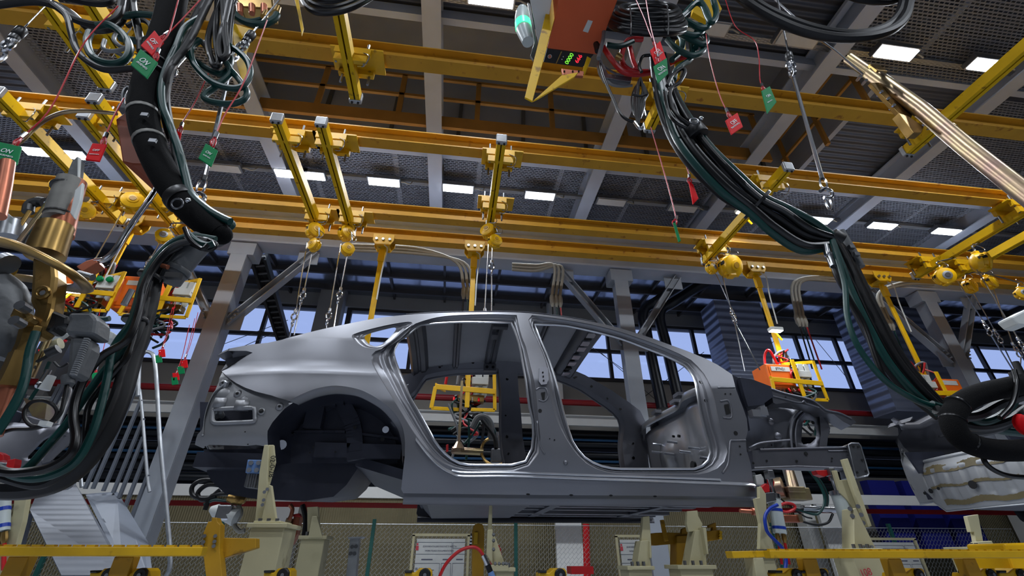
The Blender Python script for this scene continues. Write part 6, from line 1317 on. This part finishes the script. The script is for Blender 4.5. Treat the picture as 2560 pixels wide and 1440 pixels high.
# coils beside it
o = thing('cable_coil', P(1620, 50, YK), 'flat coil of thick black cables tied below the orange cabinet', 'cable coil')
for k, (cx, cy, rx, ry, dy) in enumerate(((1620,32,78,24,0),(1618,44,86,24,4),(1620,56,92,24,6),(1616,66,88,20,8),(1622,24,70,20,0),(1630,70,80,18,6))):
    q = [P(cx+rx*math.cos(a)+(3*math.sin(3*a)), cy+ry*math.sin(a)*.75+dy*math.cos(a)*.4, YK-.12-.09*math.sin(a)) for a in [2*PI*i/18 for i in range(18)]]; MB().tube(smooth(q, 3, True), 7.5*q[0].dot(CF)/F, 9, closed=True).build('cable', 'glossy rubber', o, sm=True)
for x in (1575,1668): hz([(x,18),(x+3,50),(x+2,88)], YK-.24, 2, 'black plastic', 'cable_tie', o)
o = thing('cable_coil', P(1740, 80, YK), 'loops of dark green hose at the right side of the black cable coil', 'cable coil')
for k, pts in enumerate(([(1690,48),(1710,36),(1738,8),(1757,14),(1769,42),(1780,56),(1791,32),(1780,-10)],[(1700,44),(1725,58),(1750,70),(1770,66),(1772,46),(1762,20),(1740,-10)],[(1690,76),(1712,84),(1738,88),(1754,80),(1752,66),(1720,60)],[(1700,84),(1722,96),(1754,111),(1767,101),(1756,86),(1735,78)],[(1668,98),(1692,122),(1728,139),(1754,131),(1758,116),(1745,108),(1738,120)],[(1722,92),(1730,112),(1728,145),(1702,165),(1688,180),(1684,200)],[(1680,60),(1705,100),(1700,130),(1680,150)])): hz(pts, YK-.05+.03*k, 7.5, 'green hose', 'hose', o)
o = thing('cable_coil', P(1600, 260, YK), 'narrow hanging coil of thin black cable left of the large bundle', 'cable coil')
for k in range(7):
    w, dx, tp, bt = 4+2.4*k, random.uniform(-3,3), 195+3*k, 312-4*k
    q = [P(1597+dx+w*math.cos(a)*1.0+(a-PI)*1.5, (tp+bt)/2+(bt-tp)/2*math.sin(a), YK-.1+.012*k) for a in [2*PI*i/16 for i in range(16)]]; MB().tube(smooth(q, 3, True), 2.8*q[0].dot(CF)/F, 7, closed=True).build('cable', 'glossy rubber', o, sm=True)
hz([(1604,180),(1598,165),(1606,142),(1624,138)], YK-.1, 4, 'glossy rubber', 'cable', o); hz([(1580,236),(1600,240),(1618,236)], YK-.16, 3, 'black plastic', 'cable_tie', o); hz([(1586,305),(1600,322),(1606,318)], YK-.12, 4, 'chrome', 'end_plug', o)
# the large cable bundle
YR = 1.78
o = thing('cable_bundle', P(1800, 450, YR), 'large bundle of black and green hoses sweeping from the orange cabinet to the right edge', 'cable bundle')
ctr = [(1646,140),(1656,200),(1674,262),(1706,330),(1752,394),(1822,462),(1888,512),(1950,552),(2018,590),(2082,602)]
cw_ = [14,20,27,34,36,36,30,36,38,14]
rd = random.Random(5); NB = 11
for k in range(NB):
    a = 2*PI*k/NB+.4; rr = .95 if k % 3 else .35; pts = []
    for i, ((x, y), w) in enumerate(zip(ctr, cw_)):
        j = i-1 if i else 0; dx, dy = ctr[min(j+2, len(ctr)-1)][0]-ctr[j][0], ctr[min(j+2, len(ctr)-1)][1]-ctr[j][1]; L = math.hypot(dx, dy); nx, ny = -dy/L, dx/L
        tw = a+.12*i; s = math.cos(tw)*rr*w+rd.uniform(-2,2); sag = (6 if 6 < i < 9 else 0)*math.cos(tw)
        pts.append((x+nx*s-sag*nx*.0, y+ny*s+sag, YR+math.sin(tw)*rr*w*.0016))
    m = 'green hose' if k in (1, 4, 8) else ('glossy rubber' if k % 2 else 'rubber'); hz(pts, YR, 9.5 if k % 3 else 8, m, 'hose', o, n=7)
for x, y, dx, dy, r, w in ((1731,338,9,10,34,32),(1893,512,10,7,42,8),(2086,600,10,6,24,26)):
    band(o, x, y, dx, dy, r, w, 'black plastic', 'strap', YR)
ring_at(P(1735,303,YR-.1), .024, .0045, 'steel', 'd_ring', o, (.2,1,0)); taper(o, 'strap_pin', 'steel', [(1697,323),(1724,309)], YR-.1, [2.5,2.5], 8); MB().sphere(P(1752,296,YR-.1), .014, 10, 6).build('rivet', 'chrome', o, sm=True)
hz([(1668,215),(1680,190),(1704,172),(1712,180),(1700,205),(1676,225),(1678,262),(1694,290),(1722,312)], YR-.12, 5, 'glossy rubber', 'cable', o); hz([(1662,230),(1672,280),(1690,305),(1716,320)], YR-.11, 5, 'glossy rubber', 'cable', o)
low = [([(2082,600),(2104,640),(2134,716),(2170,796),(2222,890),(2282,965),(2350,1030)],0),]
for k in range(8):
    s = (k-3.5)*5.2; pts = [(2084+s*.5,598+abs(s)*.3),(2106+s*.9,645-s*.4),(2136+s*1.2,716-s*.5),(2176+s*1.25,800-s*.5),(2226+s*1.2,892-s*.6),(2286+s*.9,968-s*.8),(2350+s*.3,1028-s*.9)]
    hz([(x, y, YR+.03*math.sin(k*2.1)) for x, y in pts], YR, 8.5 if k % 3 else 7.5, ('rubber','glossy rubber','green hose','rubber','glossy rubber','rubber','glossy rubber','rubber')[k], 'hose', o)
hz([(2080,602),(2092,640),(2112,712),(2118,790),(2140,856),(2182,918),(2226,962),(2290,1000),(2340,1018)], YR-.08, 7, 'green hose', 'hose', o)
hz([(2082,660),(2092,690),(2120,742),(2160,812),(2190,896),(2212,945),(2260,985),(2340,1024)], YR-.04, 7, 'glossy rubber', 'hose', o)
taper(o, 'chrome_coupling', 'chrome', [(2066,614),(2070,636),(2074,638),(2084,666)], YR-.05, [9,9,10.5,9], 10); taper(o, 'grey_sleeve', 'dark grey plastic', [(2102,578),(2126,622),(2152,668)], YR+.03, [9,11,10], 12)
for x, y in ((2128,618),(2140,636)): MB().box(P(x,y,YR-.01), (.03,.02,.02)).build('clamp', 'steel', o)
# wrapped loops at its lower end
o = thing('wrapped_hose', P(2420, 1060, 1.65), 'thick black taped hose looping at the right edge in front of the second car', 'hose')
YW = 1.62
hz([(2580,955),(2520,968),(2465,980),(2415,1000),(2386,1030),(2382,1060),(2402,1095),(2444,1116),(2505,1126),(2590,1124)], YW, 26, 'fabric wrap', 'wrap', o, seg=16)
for x, y, dx, dy in ((2392,1014,-8,10),(2382,1050,0,10),(2425,1108,10,6)): band(o, x, y, dx, dy, 26.5, 5, 'glossy rubber', 'tape_turn', YW)
for pts, r, m, Y in (([(2330,1010),(2390,1030),(2450,1055),(2500,1040),(2536,1004),(2556,940)],9,'green hose',YW+.08),([(2340,1020),(2400,1060),(2460,1068),(2520,1052),(2570,1020)],11,'rubber',YW+.1),([(2360,1040),(2420,1080),(2490,1072),(2540,1048),(2590,1035)],11,'glossy rubber',YW+.14),([(2456,1138),(2466,1160),(2490,1178),(2525,1190),(2580,1194)],6,'glossy rubber',YW+.02),([(2450,1060),(2500,1076),(2580,1085)],10,'green hose',YW+.16),([(2340,1024),(2380,1040),(2440,1040),(2500,1010),(2570,985)],12,'rubber',YW+.06),([(2535,925),(2542,960),(2530,1010),(2500,1045)],6,'glossy rubber',YW-.05)): hz(pts, Y, r, m, 'hose', o)
MB().sphere(P(2558,1062,YW), .03, 12, 8, (1,1,1.5)).build('red_handle', 'red plastic', o, sm=True); taper(o, 'chrome_ferrule', 'chrome', [(2528,930),(2540,948)], YW, [7,9], 10); taper(o, 'black_grip', 'black plastic', [(2538,905),(2565,960)], YW, [7,9], 10)
tag(pr(MB(), [(2527,792),(2570,770),(2570,815),(2548,812)], 1.9, .08).build('white_gun_cover', 'light plastic', bevel=.01), 'pale plastic cover at the right edge beside the balancer cables', 'cover')
# thick black hoses at the top right
o = thing('cable_loop', P(2100, 90, 1.7), 'thick black cable loop hanging from the top edge at the right', 'cable loop')
for pts, r, Y in (([(1838,-18),(1880,16),(1940,50),(2010,78),(2090,94),(2170,92),(2230,74),(2262,44),(2274,4),(2280,-20)],12,1.7),([(1862,-18),(1905,16),(1970,48),(2040,72),(2110,84),(2170,82),(2222,62),(2250,30),(2262,-18)],11,1.74),([(2110,-16),(2160,0),(2220,4),(2270,-8)],9,1.78)): hz(pts, Y, r, 'rubber', 'cable', o)
# gold tube arm
o = thing('balance_arm', P(2350, 320, 1.8), 'long gold zinc-plated tube arm with clamps crossing the upper right corner', 'arm')
a = [(2122,146,2.05),(2200,200,2.0),(2300,272,1.92),(2420,372,1.82),(2590,505,1.7)]
q = PV(a); rs = [13*q[0].dot(CF)/F, .019*1.9, .019*1.9, .019*1.9, .019*1.9]; R0 = 17*q[1].dot(CF)/F
MB().tube([q[1].lerp(q[0], .3), q[2], q[3], q[4]], R0, 20).build('main_tube', 'zinc gold', o, sm=True); MB().tube([q[0], q[1]], R0*.82, 18).build('end_tube', 'zinc gold', o, sm=True)
d = (q[4]-q[0]).normalized(); c = P(2186,183,2.0); MB().bar(c-d*.06, c+d*.06, .1, .1, up=CU).build('clamp_block', 'brass', o, bevel=.006)
MB().prism(PL([(2176,206),(2200,206),(2284,282),(2278,296),(2262,300)], 1.98), (0,.03,0)).build('bracket_plate', 'brass', o, bevel=.003); MB().prism(PL([(2246,282),(2270,290),(2310,316),(2304,332),(2284,332)], 1.94), (0,.06,0)).build('lower_clamp', 'brass', o, bevel=.003)
for x, y in ((2152,190),(2166,200),(2205,228),(2222,245),(2236,262),(2268,310),(2290,325),(2316,305)): MB().cyl(P(x,y,1.96), P(x,y,1.98)+V((0,.04,0)), .012, 6).build('bolt', 'chrome', o)
MB().tube(PL([(1930,-8),(2000,55),(2046,96),(2090,128),(2158,186)], 1.98), .0085, 8).build('guide_wire', 'chrome', o, sm=True)
# ============================================================ world: dusk sky seen through the windows
w = bpy.data.worlds.new('sky'); S.world = w; w.use_nodes = True; nt = w.node_tree
bg = nt.nodes['Background']; bg.inputs['Color'].default_value = rgb((164, 186, 240)); bg.inputs['Strength'].default_value = 1.05
